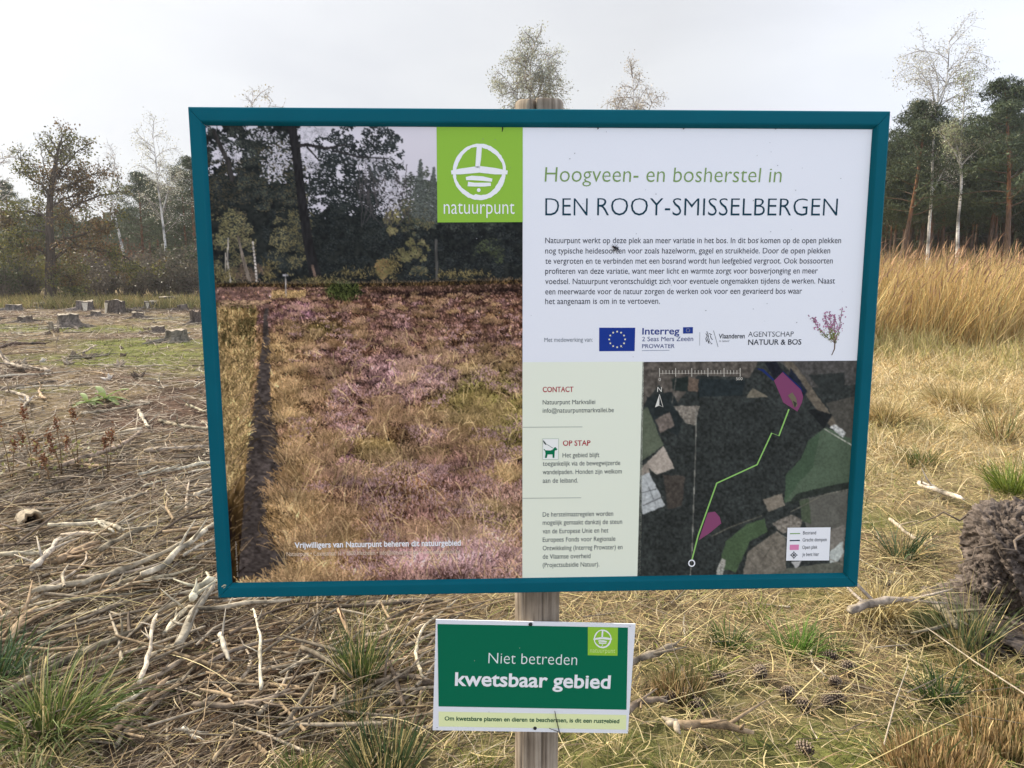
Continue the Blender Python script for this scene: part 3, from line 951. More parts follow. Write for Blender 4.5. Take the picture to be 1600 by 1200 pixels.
def paint_map():
    ox, oy, W, H = 998, 558, 346, 350
    rs = np.random.default_rng(8)
    gx, gy = np.meshgrid(np.arange(W) + ox + .0, np.arange(H) + oy + .0)
    f1 = fbm(gx / 28, gy / 28, 3, 4); f2 = fbm(gx / 3.2, gy / 3.2, 5, 3)
    img = (np.array((46, 52, 54.)) * (0.55 + .9 * f2)[..., None]) * (0.85 + .35 * (f1))[..., None]

    def fill(poly, col, amp=.25, grain=4):
        mk = inpoly(gx + 3 * (fbm(gx / 7, gy / 7, 12) - .5), gy + 3 * (fbm(gx / 7, gy / 7, 13) - .5), poly)
        sh = 1 - amp + 2 * amp * fbm(gx / grain, gy / grain, int(poly[0][0]) + 7, 3)
        img[mk] = (np.array(col, float) * sh[..., None])[mk]
    fill([(1000, 558), (1190, 558), (1170, 590), (1090, 586), (1052, 640), (1030, 600), (1000, 640)], (84, 80, 78), .45, 5)
    fill([(1050, 592), (1075, 588), (1076, 612), (1052, 610)], (36, 46, 46)); fill([(1076, 590), (1092, 592), (1090, 612), (1074, 610)], (102, 88, 80), .2)
    fill([(1010, 620), (1050, 612), (1068, 650), (1060, 682), (1028, 664), (1008, 650)], (38, 46, 50))
    fill([(1024, 656), (1046, 644), (1054, 666), (1032, 676)], (108, 100, 98), .3)
    fill([(1052, 634), (1094, 634), (1086, 664), (1072, 662)], (122, 118, 114), .45, 3)
    fill([(1092, 592), (1165, 594), (1160, 618), (1092, 620)], (36, 46, 52))
    fill([(1166, 622), (1176, 606), (1200, 620)], (112, 108, 98), .3)
    fill([(1205, 558), (1345, 558), (1345, 600), (1262, 606), (1236, 578)], (74, 74, 76), .35)
    fill([(1222, 562), (1240, 566), (1330, 692), (1316, 690), (1262, 622)], (98, 92, 84), .3)
    fill([(1262, 586), (1320, 582), (1320, 616), (1290, 616)], (46, 52, 54))
    fill([(1290, 630), (1345, 616), (1340, 690), (1318, 684)], (74, 74, 72), .2)
    fill([(1274, 640), (1300, 648), (1288, 670), (1262, 640)], (32, 36, 40))
    fill([(1226, 786), (1228, 742), (1252, 716), (1262, 690), (1290, 668), (1340, 690), (1334, 762), (1270, 772)], (76, 96, 80), .08, 20)
    fill([(1226, 786), (1228, 742), (1252, 716), (1262, 690), (1282, 676), (1270, 730), (1250, 752)], (64, 88, 70), .08, 20)
    fill([(1244, 772), (1290, 760), (1334, 752), (1334, 762), (1260, 776), (1228, 792)], (46, 54, 52))
    fill([(1250, 780), (1325, 766), (1322, 840), (1262, 836)], (92, 94, 92), .12, 14)
    fill([(1249, 782), (1264, 778), (1268, 820), (1254, 814)], (72, 86, 70), .1)
    fill([(1000, 642), (1012, 636), (1037, 696), (1000, 722)], (86, 98, 84), .08, 20)
    fill([(1008, 726), (1037, 697), (1054, 732), (1026, 742)], (164, 156, 152), .12)
    fill([(998, 736), (1012, 722), (1016, 738), (1002, 750)], (130, 124, 120))
    fill([(1000, 744), (1014, 738), (1040, 790), (1004, 804)], (164, 174, 186), .12, 3)
    fill([(1036, 742), (1070, 744), (1066, 790), (1044, 796)], (68, 64, 62), .3)
    fill([(1128, 868), (1134, 846), (1166, 820), (1194, 810), (1200, 830), (1172, 846), (1150, 894), (1124, 888)], (70, 94, 68), .1, 18)
    fill([(1160, 900), (1168, 862), (1214, 830), (1228, 842), (1228, 900)], (112, 108, 102), .25)
    fill([(1192, 780), (1222, 771), (1226, 790), (1200, 800)], (124, 118, 110), .15)
    fill([(1206, 818), (1236, 804), (1254, 812), (1250, 826), (1222, 834)], (120, 116, 112), .4, 3)
    fill([(1296, 828), (1320, 820), (1318, 880), (1296, 860)], (120, 118, 116), .2)
    fill([(1296, 862), (1316, 846), (1318, 864), (1306, 884), (1296, 878)], (176, 188, 194), .08)
    fill([(1232, 888), (1320, 876), (1320, 906), (1180, 906)], (92, 96, 90), .15)
    fill([(1236, 878), (1254, 876), (1244, 888)], (178, 182, 190), .08)
    fill([(1296, 668), (1304, 662), (1322, 676), (1318, 684)], (170, 176, 184), .5, 2)
    fill([(1120, 890), (1128, 872), (1134, 876), (1128, 906), (1118, 906)], (150, 152, 150), .5, 2)
    fill([(1196, 568), (1212, 564), (1224, 580), (1210, 592)], (28, 32, 44))
    fill([(1236, 574), (1262, 612), (1254, 622), (1232, 590)], (30, 38, 56))

    def ln(pts, w, c, a=1.0):
        for (x0, y0), (x1, y1) in zip(pts[:-1], pts[1:]):
            thick_line(img, gx, gy, [(x0, y0), (x1, y1)], [w, w], c, ox, oy)
    ln([(1088, 640), (1087, 700), (1084, 780), (1081, 870), (1078, 906)], 1.4, (128, 130, 128))
    ln([(1057, 586), (1050, 630)], 1.2, (100, 98, 96))
    ln([(1288, 670), (1318, 688), (1345, 704)], 1.6, (176, 178, 176))
    ln([(1235, 800), (1290, 772), (1340, 762)], 1.3, (120, 120, 112))
    ln([(1214, 832), (1260, 858), (1320, 884)], 1.2, (132, 130, 124))
    ln([(1112, 838), (1140, 824), (1190, 806)], 1.2, (110, 108, 98))
    ln([(1003, 770), (1026, 764)], 1.2, (90, 96, 104)); ln([(1010, 752), (1024, 788)], 1.0, (120, 128, 138)); ln([(1005, 790), (1036, 776)], 1.4, (84, 88, 96))
    ln([(1180, 856), (1210, 880)], 1.1, (86, 84, 80)); ln([(1188, 880), (1208, 850)], 1.1, (86, 84, 80))
    gr = fbm(gx / 2.0, gy / 2.0, 55, 2)[..., None]; img = img * (.80 + .30 * gr)
    lum = img.mean(-1, keepdims=True); img = lum * .2 + img * .8
    return blur3(np.clip(img, 8, 230), 1), ox, oy


def raster_sheet(name, paint, corners, yo, step, parent):
    img, ox, oy = paint()
    uv = [BP.loc(a, b_, yo) for a, b_ in corners]
    u0 = max(min(q[0] for q in uv), ix0 - 0.008); u1 = min(max(q[0] for q in uv), ix1 + 0.008)
    v0 = max(min(q[1] for q in uv), iz0 - 0.008); v1 = min(max(q[1] for q in uv), iz1 + 0.008)
    nu = int((u1 - u0) / step); nv = int((v1 - v0) / step)
    U, Vv = np.meshgrid(np.linspace(u0, u1, nu), np.linspace(v1, v0, nv))
    px, py = BP.px(U.ravel(), Vv.ravel(), yo)
    H, W = img.shape[:2]
    fx = np.clip(px - ox, 0, W - 1.001); fy = np.clip(py - oy, 0, H - 1.001)
    xi = fx.astype(int); yi = fy.astype(int); a = (fx - xi)[:, None]; b_ = (fy - yi)[:, None]
    c = img[yi, xi] * (1 - a) * (1 - b_) + img[yi, xi + 1] * a * (1 - b_) + img[yi + 1, xi] * (1 - a) * b_ + img[yi + 1, xi + 1] * a * b_
    c = np.clip(lin(c) / ILL, 0.004, 0.85)
    V = np.stack([U.ravel(), np.full(U.size, yo), Vv.ravel()], 1)
    gi = np.arange(nv - 1)[:, None] * nu + np.arange(nu - 1)[None, :]
    return mesh_obj(name, V, np.stack([gi, gi + nu, gi + nu + 1, gi + 1], -1).reshape(-1, 4), M['print'], parent, c)


raster_sheet('heath_photograph', paint_photo, [(318, 190), (816.5, 190), (816.2, 912), (318, 912)], Y1, 0.00128, panel)
raster_sheet('aerial_map', paint_map, [(1004, 565.5), (1345, 565.5), (1345, 906), (1004, 906)], Y1, 0.00128, panel)


# --- logo tile
def logo(pl, parent, tile, cx, cy, s, yA, yB, tcol, wcol, name='logo_tile'):
    a = Acc(); quad_sheet(a, tile, yA, tcol, pl)
    tl = build_poly(a, name, M['print'], parent)
    a = Acc(); rs = np.random.default_rng(4)
    n = 72; outer = []; inner = []
    for k in range(n):
        th = 2 * math.pi * k / n
        w = 4.4 + 2.4 * math.sin(th * 2 + 0.6) ** 2 + (3.4 if 0.2 < math.sin(th) and math.cos(th) > -.2 else 0) * math.sin(th) * .8
        w += rs.uniform(-.5, .5)
        ro = 1 + rs.uniform(-.012, .012)
        outer.append((cx + s * 41.5 * ro * math.cos(th), cy + s * 44 * ro * math.sin(th)))
        inner.append((cx + s * (41.5 - w) * math.cos(th), cy + s * (44 - w) * math.sin(th)))
    k0 = a.n
    V = []
    for q, r_ in zip(outer, inner):
        for z_ in (q, r_):
            u, v = pl.loc(z_[0], z_[1], yB); V.append((u, yB, v))
    a.add(V, np.zeros((0, 3)), wcol)
    for k in range(n):
        j = (k + 1) % n; a.poly.append([k0 + 2 * k, k0 + 2 * j, k0 + 2 * j + 1, k0 + 2 * k + 1])
    yB2 = yB - 0.00015
    def st(pts, w): line_sheet(a, [(cx + s * x, cy + s * y) for x, y in pts], [s * q for q in w], yB2, wcol, pl)
    st([(0, -40), (-1.5, -20), (-3, -6)], [8, 8, 7])
    st([(-44, 1), (-30, -.5), (0, -4), (25, -1), (44, 1)], [6, 9, 10.5, 10, 6])
    st([(-21, 10.5), (-12, 9.5), (5, 10.5), (20, 13)], [5, 7, 7, 5])
    st([(-18, 19), (-8, 20), (8, 20), (18, 19.5)], [7, 6, 6, 5])
    a2 = [(cx + s * 3 * math.cos(t_), cy + s * (28.5 + 3 * math.sin(t_))) for t_ in np.linspace(0, 6.283, 14)[:-1]]
    quad_sheet(a, [(q[0] - s * 1, q[1]) for q in a2], yB2, wcol, pl)
    return tl, a


WH = ink(214, 222, 236)
tile, a = logo(BP, panel, [(682, 190), (816.8, 190), (816.8, 347), (683.5, 347.5)], 749, 268.5, 1.0, Y2, Y3, ink(128, 173, 66), WH)
text_sheet(a, 'natuurpunt', 693.5, 334.2, 804, 20.5, Y3, WH, weight=-0.006)
build_poly(a, 'logo_emblem', M['print'], panel)

# --- headings
a = Acc(); text_sheet(a, 'Hoogveen- en bosherstel in', 851, 284, 1221, 23, Y1, ink(112, 142, 92), weight=-0.008, shear=0.06)
build_poly(a, 'green_heading', M['print'], panel)
a = Acc(); text_sheet(a, 'DEN', 852, 337, 918, 27.5, Y1, ink(14, 54, 74), weight=-0.011)
build_poly(a, 'blue_heading', M['print'], panel)
a = Acc(); text_sheet(a, 'ROOY-SMISSELBERGEN', 933, 336.8, 1308, 27.5, Y1, ink(14, 54, 74), weight=-0.011)
build_poly(a, 'blue_heading', M['print'], panel)
DK = ink(44, 50, 64)
a = Acc()
for s, x1, y in (('Natuurpunt werkt op deze plek aan meer variatie in het bos. In dit bos komen op de open plekken', 1314, 380),
                 ('nog typische heidesoorten voor zoals hazelworm, gagel en struikheide. Door de open plekken', 1297, 396.2),
                 ('te vergroten en te verbinden met een bosrand wordt hun leefgebied vergroot. Ook bossoorten', 1301, 412.2),
                 ('profiteren van deze variatie, want meer licht en warmte zorgt voor bosverjonging en meer', 1277.5, 428),
                 ('voedsel. Natuurpunt verontschuldigt zich voor eventuele ongemakken tijdens de werken. Naast', 1304.5, 444),
                 ('een meerwaarde voor de natuur zorgen de werken ook voor een gevarieerd bos waar', 1253, 460),
                 ('het aangenaam is om in te vertoeven.', 1031, 475.2)):
    text_sheet(a, s, 852, y, x1, 8.6, Y1, DK, weight=0.0)
build_poly(a, 'body_text', M['print'], panel)

# --- partner logos
a = Acc(); text_sheet(a, 'Met medewerking van:', 850.5, 534.3, 926, 6.4, Y1, ink(104, 114, 130), weight=0.0)
build_poly(a, 'partner_caption', M['print'], panel)
a = Acc(); quad_sheet(a, [(936.3, 512), (992.6, 512), (991.6, 548.5), (936.2, 548.8)], Y1, ink(26, 52, 138))
flag = build_poly(a, 'european_flag', M['print'], panel)
a = Acc()


def star(a, cx, cy, r, yo, col):
    pts = []
    for k in range(10):
        th = -math.pi / 2 + k * math.pi / 5; q = r if k % 2 == 0 else r * .42
        pts.append((cx + q * math.cos(th), cy + q * math.sin(th)))
    k0 = a.n
    V = []
    for q in [(cx, cy)] + pts:
        u, v = BP.loc(q[0], q[1], yo); V.append((u, yo, v))
    a.add(V, np.zeros((0, 3)), col)
    for k in range(10): a.poly.append([k0, k0 + 1 + k, k0 + 1 + (k + 1) % 10])


for k in range(12):
    th = k * math.pi / 6
    star(a, 964.3 + 12.4 * math.cos(th), 530.3 + 12.2 * math.sin(th), 2.0, Y2, ink(214, 214, 190))
build_poly(a, 'flag_stars', M['print'], panel)
BL = ink(46, 62, 120)
a = Acc()
text_sheet(a, 'Interreg', 1003.5, 522.6, 1061.5, 9.8, Y1, ink(40, 58, 130), weight=0.014)
text_sheet(a, '2 Seas Mers Zeeën', 1003.3, 533.2, 1083, 6.8, Y1, BL, weight=0.0)
text_sheet(a, 'PROWATER', 1003.3, 544, 1054, 6.2, Y1, BL, weight=0.004)
line_sheet(a, [(1003, 547.8), (1046, 547.2)], .8, Y1, ink(120, 130, 160))
quad_sheet(a, [(1067.2, 511.3), (1082.8, 511), (1082.6, 521), (1067.2, 521.2)], Y1, ink(32, 56, 138))
for k in range(8):
    th = k * math.pi / 4; star(a, 1075 + 2.7 * math.cos(th), 516.1 + 2.7 * math.sin(th), .7, Y2, ink(190, 190, 160))
line_sheet(a, [(1093.5, 519), (1093.2, 540)], .8, Y1, ink(150, 158, 172))
build_poly(a, 'programme_logo', M['print'], panel)
a = Acc()
BK = ink(48, 54, 66)
for pts in ([(1103, 521), (1105, 525), (1103, 529), (1104, 534)], [(1105.5, 520), (1107, 526), (1105.5, 531), (1108, 537)], [(1108, 521), (1112, 523)], [(1110, 524), (1111, 528), (1113.5, 531)],
            [(1108, 529), (1108, 534), (1111, 535)], [(1110.5, 537.5), (1113, 536.5)], [(1103.5, 518.5), (1106, 519)]):
    line_sheet(a, pts, 1.1, Y1, BK)
line_sheet(a, [(1115, 516.5), (1122, 542)], .8, Y1, ink(110, 118, 130))
text_sheet(a, 'Vlaanderen', 1123, 528.8, 1163.5, 7.0, Y1, BK, weight=0.012)
text_sheet(a, 'is natuur', 1124, 534.2, 1140, 3.0, Y1, ink(110, 116, 128))
text_sheet(a, 'AGENTSCHAP', 1169, 526.3, 1240, 8.0, Y1, ink(60, 66, 78), weight=-0.004)
text_sheet(a, 'NATUUR & BOS', 1169, 538.8, 1252, 8.2, Y1, BK, weight=0.012)
build_poly(a, 'agency_logo', M['print'], panel)
# printed heather sprig
a = Acc(); rs = np.random.default_rng(12)
GRN, PNK, BRN = ink(104, 112, 66), ink(150, 106, 142), ink(96, 80, 74)
line_sheet(a, [(1304.5, 535), (1304, 545), (1299.5, 555)], [2, 1.8, 1.2], Y1, BRN)
for tip, n in (((1270, 496), 10), ((1289, 490), 16), ((1296, 488), 16), ((1304, 492), 16), ((1316, 480), 12)):
    b0 = np.array((1304.5, 536)); tp = np.array(tip, float); mid = (b0 + tp) / 2 + np.array(((tp[0] - 1304) * .25, 2))
    P = [(1 - t_) ** 2 * b0 + 2 * t_ * (1 - t_) * mid + t_ ** 2 * tp for t_ in np.linspace(0, 1, 16)]
    line_sheet(a, P, .9, Y1, BRN)
    for i in range(2, 16):
        for _ in range(5):
            q = P[i] + rs.normal(size=2) * np.array((3.0, 2.2)) * (1.1 if i < 12 else .8)
            d = rs.normal(size=2) * 1.6
            lf = i < 8 + rs.integers(-1, 2) and tip[0] != 1316
            if not lf and tip[0] == 1316 and rs.random() < .5: continue
            line_sheet(a, [q, q + d], 1.5 if not lf else 1.1, Y2 + rs.uniform(-.0002, .0002), (GRN if lf else PNK) * rs.uniform(.65, 1.25))
build_poly(a, 'heather_sprig', M['print'], panel)
# --- contact column text
RD = ink(150, 34, 52); GT = ink(58, 68, 74)
a = Acc()
text_sheet(a, 'CONTACT', 848, 612.7, 896, 8.0, Y2, RD, weight=0.014)
build_poly(a, 'red_heading', M['print'], panel)
a = Acc(); text_sheet(a, 'OP STAP', 879.5, 696.6, 922.5, 8.0, Y2, RD, weight=0.014)
build_poly(a, 'red_heading', M['print'], panel)
a = Acc()
for s, x0, x1, y in (('Natuurpunt Markvallei', 848, 930, 632), ('info@natuurpuntmarkvallei.be', 848, 959, 645), ('Het gebied blijft', 879, 936.5, 714.8),
                     ('toegankelijk via de bewegwijzerde', 848, 969, 728), ('wandelpaden. Honden zijn welkom', 848, 971.5, 741.2), ('aan de leiband.', 848, 903, 754.6),
                     ('De herstelmaatregelen worden', 848, 958, 807.4), ('mogelijk gemaakt dankzij de steun', 848, 972, 820.2), ('van de Europese Unie en het', 848, 950.5, 833.6),
                     ('Europees Fonds voor Regionale', 848, 961.5, 846.8), ('Ontwikkeling (Interreg Prowater) en', 848, 972.5, 860), ('de Vlaamse overheid', 848, 922.5, 873.2), ('(Projectsubsidie Natuur).', 848, 936.5, 886.4)):
    text_sheet(a, s, x0, y, x1, 6.9, Y2, GT, weight=0.0)
line_sheet(a, [(816.5, 667.6), (910, 667)], .9, Y2, ink(140, 148, 146))
line_sheet(a, [(816.5, 778.6), (908, 777.8)], .9, Y2, ink(140, 148, 146))
build_poly(a, 'contact_text', M['print'], panel)
# dog on a lead
a = Acc()
quad_sheet(a, [(848, 685.6), (872.8, 685.4), (872.6, 717.8), (848, 718)], Y2, ink(222, 230, 228))
for q in ([(848, 685.6), (872.8, 685.4)], [(872.8, 685.4), (872.6, 717.8)], [(872.6, 717.8), (848, 718)], [(848, 718), (848, 685.6)]):
    line_sheet(a, q, .7, Y3, ink(160, 176, 170))
DG = ink(10, 104, 74)
quad_sheet(a, [(849.3, 702), (850.6, 701.6), (852.4, 703.6), (860, 703.8), (863.5, 702.6), (866, 699.2), (868.4, 698.6), (869.4, 700.4), (871, 702), (869.5, 703.6), (867, 703.9), (866.6, 709), (866.2, 715.5), (863.6, 715.5), (863.2, 710), (855.6, 710), (854.4, 715.5), (851.2, 715.5), (852.4, 709), (851.6, 704.8)], Y3, DG)
line_sheet(a, [(863.8, 700.2), (855, 694.5)], .7, Y3, ink(70, 90, 86))
line_sheet(a, [(848.8, 688.5), (851, 692), (853.6, 694.8)], [1.2, 2.4, 1.6], Y3, ink(50, 64, 62))
build_poly(a, 'dog_pictogram', M['print'], panel)
# --- map furniture
a = Acc(); PK = ink(112, 62, 100)
quad_sheet(a, [(1209.4, 594.8), (1223.4, 580.8), (1251, 607), (1255, 620), (1253, 629), (1246, 643), (1224, 629)], Y2, PK)
build_poly(a, 'open_spot_area', M['print'], panel)
a = Acc(); quad_sheet(a, [(1106, 801), (1117, 799.4), (1124.5, 808), (1127, 817.6), (1110, 832), (1091.5, 844.5)], Y2, ink(118, 66, 104))
build_poly(a, 'open_spot_area', M['print'], panel)
a = Acc()
quad_sheet(a, [(1231, 618), (1238, 613), (1244, 622), (1246, 634), (1241, 637), (1237, 626)], Y3, ink(100, 96, 84))
quad_sheet(a, [(1239, 626), (1245, 630), (1242, 637)], Y4, ink(52, 56, 52))
line_sheet(a, [(1183.5, 576), (1192, 578.5), (1209, 594)], [1, 4, 3], Y2, ink(30, 44, 96))
line_sheet(a, [(1223, 580.5), (1251, 606.5), (1254, 612)], [1.5, 2.5, 1], Y3, ink(28, 40, 92))
line_sheet(a, [(1080.8, 876), (1091, 836), (1119.9, 755), (1183, 726), (1205.8, 676.6), (1217, 681), (1232.8, 639.3)], 2.2, Y3, ink(128, 176, 104))
line_sheet(a, [(1080.8 + 4.6 * math.cos(t_), 880 + 4.8 * math.sin(t_)) for t_ in np.linspace(0, 6.283, 25)[:-1]], 1.9, Y4, ink(226, 232, 242), closed=True)
line_sheet(a, [(1030.5, 583.5), (1157, 583)], .9, Y2, ink(150, 148, 146))
for k in range(26):
    x = 1030.5 + k * 5.04; big = k % 5 == 0
    line_sheet(a, [(x, 575 if big else 578.5), (x, 588.5 if big else 584.5)], 1.1 if big else .9, Y3, ink(176, 176, 176))
text_sheet(a, '0', 1029, 595.5, 1032.4, 4.8, Y2, ink(190, 190, 190))
text_sheet(a, '500', 1150, 594, 1160, 4.4, Y2, ink(190, 190, 190))
text_sheet(a, 'N', 1027, 612.3, 1033.8, 7.6, Y2, ink(200, 204, 208))
quad_sheet(a, [(1030.3, 616), (1030.1, 633.5), (1023.5, 636.5)], Y2, ink(196, 200, 204))
line_sheet(a, [(1030.3, 616), (1036, 636), (1030.1, 633.5)], .9, Y3, ink(190, 194, 198))
build_poly(a, 'map_route_marks', M['print'], panel)
a = Acc()
quad_sheet(a, [(1230.5, 824.6), (1297.8, 824), (1295.5, 875.6), (1228.3, 876)], Y2, ink(222, 228, 240))
line_sheet(a, [(1234.4, 833.8), (1250.3, 833.6)], 1.6, Y3, ink(120, 156, 106))
line_sheet(a, [(1234, 844.7), (1249.8, 844.4)], 1.8, Y3, ink(32, 46, 66))
quad_sheet(a, [(1234.2, 851.2), (1248.4, 851), (1248, 859.2), (1234, 859.4)], Y3, ink(196, 124, 172))
line_sheet(a, [(1240.5 + 3.4 * math.cos(t_), 867.3 + 3.4 * math.sin(t_)) for t_ in np.linspace(0, 6.283, 19)[:-1]], 1.2, Y3, BK, closed=True)
quad_sheet(a, [(1240.5 + 1.7 * math.cos(t_), 867.3 + 1.7 * math.sin(t_)) for t_ in np.linspace(0, 6.283, 13)[:-1]], Y4, BK)
for q in ([(1240.5, 861.5), (1240.5, 864.2)], [(1240.5, 870.2), (1240.5, 873.2)], [(1234.6, 867.3), (1237.2, 867.3)], [(1243.8, 867.3), (1246.4, 867.3)]):
    line_sheet(a, q, 1.1, Y4, BK)
for s, x0, x1, y in (('Bosrand', 1254.5, 1275, 835.2), ('Gracht dempen', 1254, 1291.5, 846.2), ('Open plek', 1253.5, 1277, 857.8), ('Je bent hier', 1253.5, 1279.5, 869)):
    text_sheet(a, s, x0, y, x1, 5.2, Y3, ink(64, 70, 84), weight=.001)
build_poly(a, 'map_legend', M['print'], panel)
# --- words over the photograph
a = Acc()
text_sheet(a, 'Vrijwilligers van Natuurpunt beheren dit natuurgebied', 460.5, 856.2, 720, 8.4, Y2, ink(240, 240, 240), weight=0.022)
build_poly(a, 'photograph_caption', M['print'], panel)
a = Acc(); text_sheet(a, 'Natuurpunt • Coxiestraat 11 • 2800 Mechelen • info@natuurpunt.be • www.natuurpunt.be', 448, 869, 719, 6.4, Y2, ink(200, 188, 178), weight=-0.002)
build_poly(a, 'address_line', M['print'], panel)
a = Acc(); text_sheet(a, 'foto: heide op de Smisselbergen', 372.5, 901, 846, 2.6, Y2, ink(150, 142, 136), vertical=True)
build_poly(a, 'photograph_credit', M['print'], panel)
# weather specks on the panel
a = Acc(); rs = np.random.default_rng(77)
for k in range(46):
    x = rs.uniform(700, 1330); y = rs.uniform(205, 560); r_ = rs.uniform(.4, 1.0)
    quad_sheet(a, [(x - r_, y), (x, y - r_ * .8), (x + r_ * 1.2, y), (x, y + r_)], Y4, ink(120, 124, 134))
for x in (934, 1068, 1212, 785): line_sheet(a, [(x, 197), (x + .5, 201), (x - .5, 206 if x == 785 else 202)], [2.4, 2, 1], Y4, ink(36, 34, 34))
build_poly(a, 'dirt_specks', M['print'], panel)['kind'] = 'stuff'

# --- fly sitting on the panel
flyc = BP.loc(960.5, 387, PY)
fly = empty('fly'); fly.matrix_world = BP.m @ Matrix.Translation((flyc[0], PY, flyc[1]))
tag(fly, 'small black fly sitting on the white text of the panel', 'fly')
a = Acc()


def ellipsoid(a, c, r, col, n=10, m=7, rotz=0):
    th = np.linspace(0, 2 * math.pi, n, endpoint=False); ph = np.linspace(-math.pi / 2, math.pi / 2, m)
    V = np.array([(math.cos(p_) * math.cos(t_), math.cos(p_) * math.sin(t_), math.sin(p_)) for p_ in ph for t_ in th]) * np.array(r)
    c_, s_ = math.cos(rotz), math.sin(rotz)
    V = np.stack([V[:, 0] * c_ - V[:, 2] * s_, V[:, 1], V[:, 0] * s_ + V[:, 2] * c_], 1) + np.array(c)
    i = np.arange(m - 1)[:, None] * n + np.arange(n)[None, :]; j = np.arange(m - 1)[:, None] * n + (np.arange(n)[None, :] + 1) % n
    a.add(V, np.stack([i, j, j + n, i + n], -1).reshape(-1, 4), col)


FB = (0.012, 0.011, 0.012)
ellipsoid(a, (0, -.0032, 0), (.0030, .0024, .0026), FB)
ellipsoid(a, (-.0040, -.0030, .0022), (.0019, .0019, .0021), (0.03, .012, .01))
ellipsoid(a, (.0045, -.0030, -.0028), (.0042, .0024, .0026), (0.02, .02, .025), rotz=-.5)
build_poly_free = a.build('body', M['cone'], fly, True)
for sgn in (1, -1):
    a = Acc()
    b0 = np.array((.0005, -.0052, .0015 * sgn)); tip = b0 + np.array((.0085, -.0004, -.0050 + .0034 * sgn))
    mid = (b0 + tip) / 2; nrm = np.array((.35, 0, .8)) * .0018
    a.add([b0, mid + nrm, tip, mid - nrm], [[0, 1, 2, 3]], (.16, .16, .17)); a.build('wing', M['print'], fly)
for k in range(6):
    a = Acc(); s_ = 1 if k < 3 else -1; q = (k % 3) - 1
    p0 = np.array((.001 * q, -.0025, .001 * s_)); p1 = p0 + np.array((.0028 * q, -.0012, .0035 * s_)); p2 = p1 + np.array((.0018 * q, .0030, .0028 * s_))
    tube(a, [p0, p1, p2], [.00045, .0004, .0003], 5, FB); a.build('leg', M['cone'], fly)

# --- post
post_c = BP.o + BP.ex * (BP.loc(842, 160, 0.08)[0]) + BP.ey * 0.082
post = None
ztop = EYE + 0.0
d = ray(842, 156); tt = (post_c.y - 0.02) / d.y; ztop = EYE + d.z * tt
n, mz = 120, 90
zs = np.concatenate([np.linspace(-0.25, ztop - 0.012, mz - 3), [ztop - 0.004, ztop - 0.0005, ztop]])
V = []
rs = np.random.default_rng(3)
for k, z in enumerate(zs):
    for i in range(n):
        th = 2 * math.pi * i / n            # th = -pi/2 faces the viewer
        r_ = 0.0500 + 0.0012 * math.sin(2 * th + z * 1.3) + 0.0009 * math.sin(5 * th + z * 3) + 0.0007 * float(vnoise(th * 9, z * 2.0, 3))
        cx_ = -math.pi / 2 + 0.16 + 0.10 * math.sin(z * 1.2 + 1) - (0.42 * max(0, (z - 1.5)) / .37)
        dth = (th - cx_ + math.pi) % (2 * math.pi) - math.pi
        wdt = 0.035 + 0.025 * max(0, z - 1.55) / .3
        if abs(dth) < wdt * 2: r_ -= (0.010 + 0.022 * max(0, z - 1.5) / .35) * math.exp(-(dth / wdt) ** 2)
        c2 = -math.pi / 2 - 0.75 + .05 * math.sin(z * 2); d2 = (th - c2 + math.pi) % (2 * math.pi) - math.pi
        if z < 1.2: r_ -= 0.003 * math.exp(-(d2 / .02) ** 2)
        if k >= mz - 3: r_ -= [0.0008, 0.003, 0.0075][k - (mz - 3)]
        zz_ = z + (0.004 * float(vnoise(math.cos(th) * 2 + 5, math.sin(th) * 2 + 5, 8)) - .002 if k >= mz - 4 else 0)
        V.append((r_ * math.cos(th), r_ * math.sin(th), zz_))
i = np.arange(mz - 1)[:, None] * n + np.arange(n)[None, :]; j = np.arange(mz - 1)[:, None] * n + (np.arange(n)[None, :] + 1) % n
Fq = np.stack([i, j, j + n, i + n], -1).reshape(-1, 4)
V.append((0, 0.005, ztop - 0.003)); last = len(V) - 1
Ft = np.array([[last, (mz - 1) * n + q, (mz - 1) * n + (q + 1) % n] for q in range(n)])
post = mesh_obj('wooden_post', V, [Fq, Ft], M['post'], smooth=True)
post.location = (post_c.x, post_c.y, 0)
tag(post, 'round weathered wooden post with a long crack, carrying the information board', 'post')

# --- warning sign
front = post_c - BP.ey * 0.0545
q0 = [Plane(front, BP.ex, BP.ez).loc(*c) for c in ((677, 968), (989, 975), (985, 1146), (680, 1141))]
tmp = Plane(front, BP.ex, BP.ez)
P3 = [tmp.o + tmp.ex * u + tmp.ez * v for u, v in q0]
exs = ((P3[1] - P3[0]) + (P3[2] - P3[3])).normalized()
ctr = sum(P3, Vector()) / 4
SP = Plane(ctr, exs, BP.ez)
uv = [SP.loc(*c) for c in ((677, 968), (989, 975), (985, 1146), (680, 1141))]
sw = (uv[1][0] - uv[0][0] + uv[2][0] - uv[3][0]) / 4; sh_ = (uv[0][1] - uv[3][1] + uv[1][1] - uv[2][1]) / 4
sign = empty('warning_sign'); sign.matrix_world = SP.m
tag(sign, 'small green and white no entry sign screwed to the post below the large board', 'sign')
nb = 24
V = []; fs = []
for y in (0.0, 0.003):
    for zz_ in (-sh_, sh_):
        for k in range(nb + 1):
            u = -sw + 2 * sw * k / nb
            V.append((u, y, zz_))
w1 = nb + 1
for k in range(nb):
    fs += [(k, k + 1, w1 + k + 1, w1 + k), (2 * w1 + k + 1, 2 * w1 + k, 3 * w1 + k, 3 * w1 + k + 1), (k + 1, k, 2 * w1 + k, 2 * w1 + k + 1), (w1 + k, w1 + k + 1, 3 * w1 + k + 1, 3 * w1 + k)]
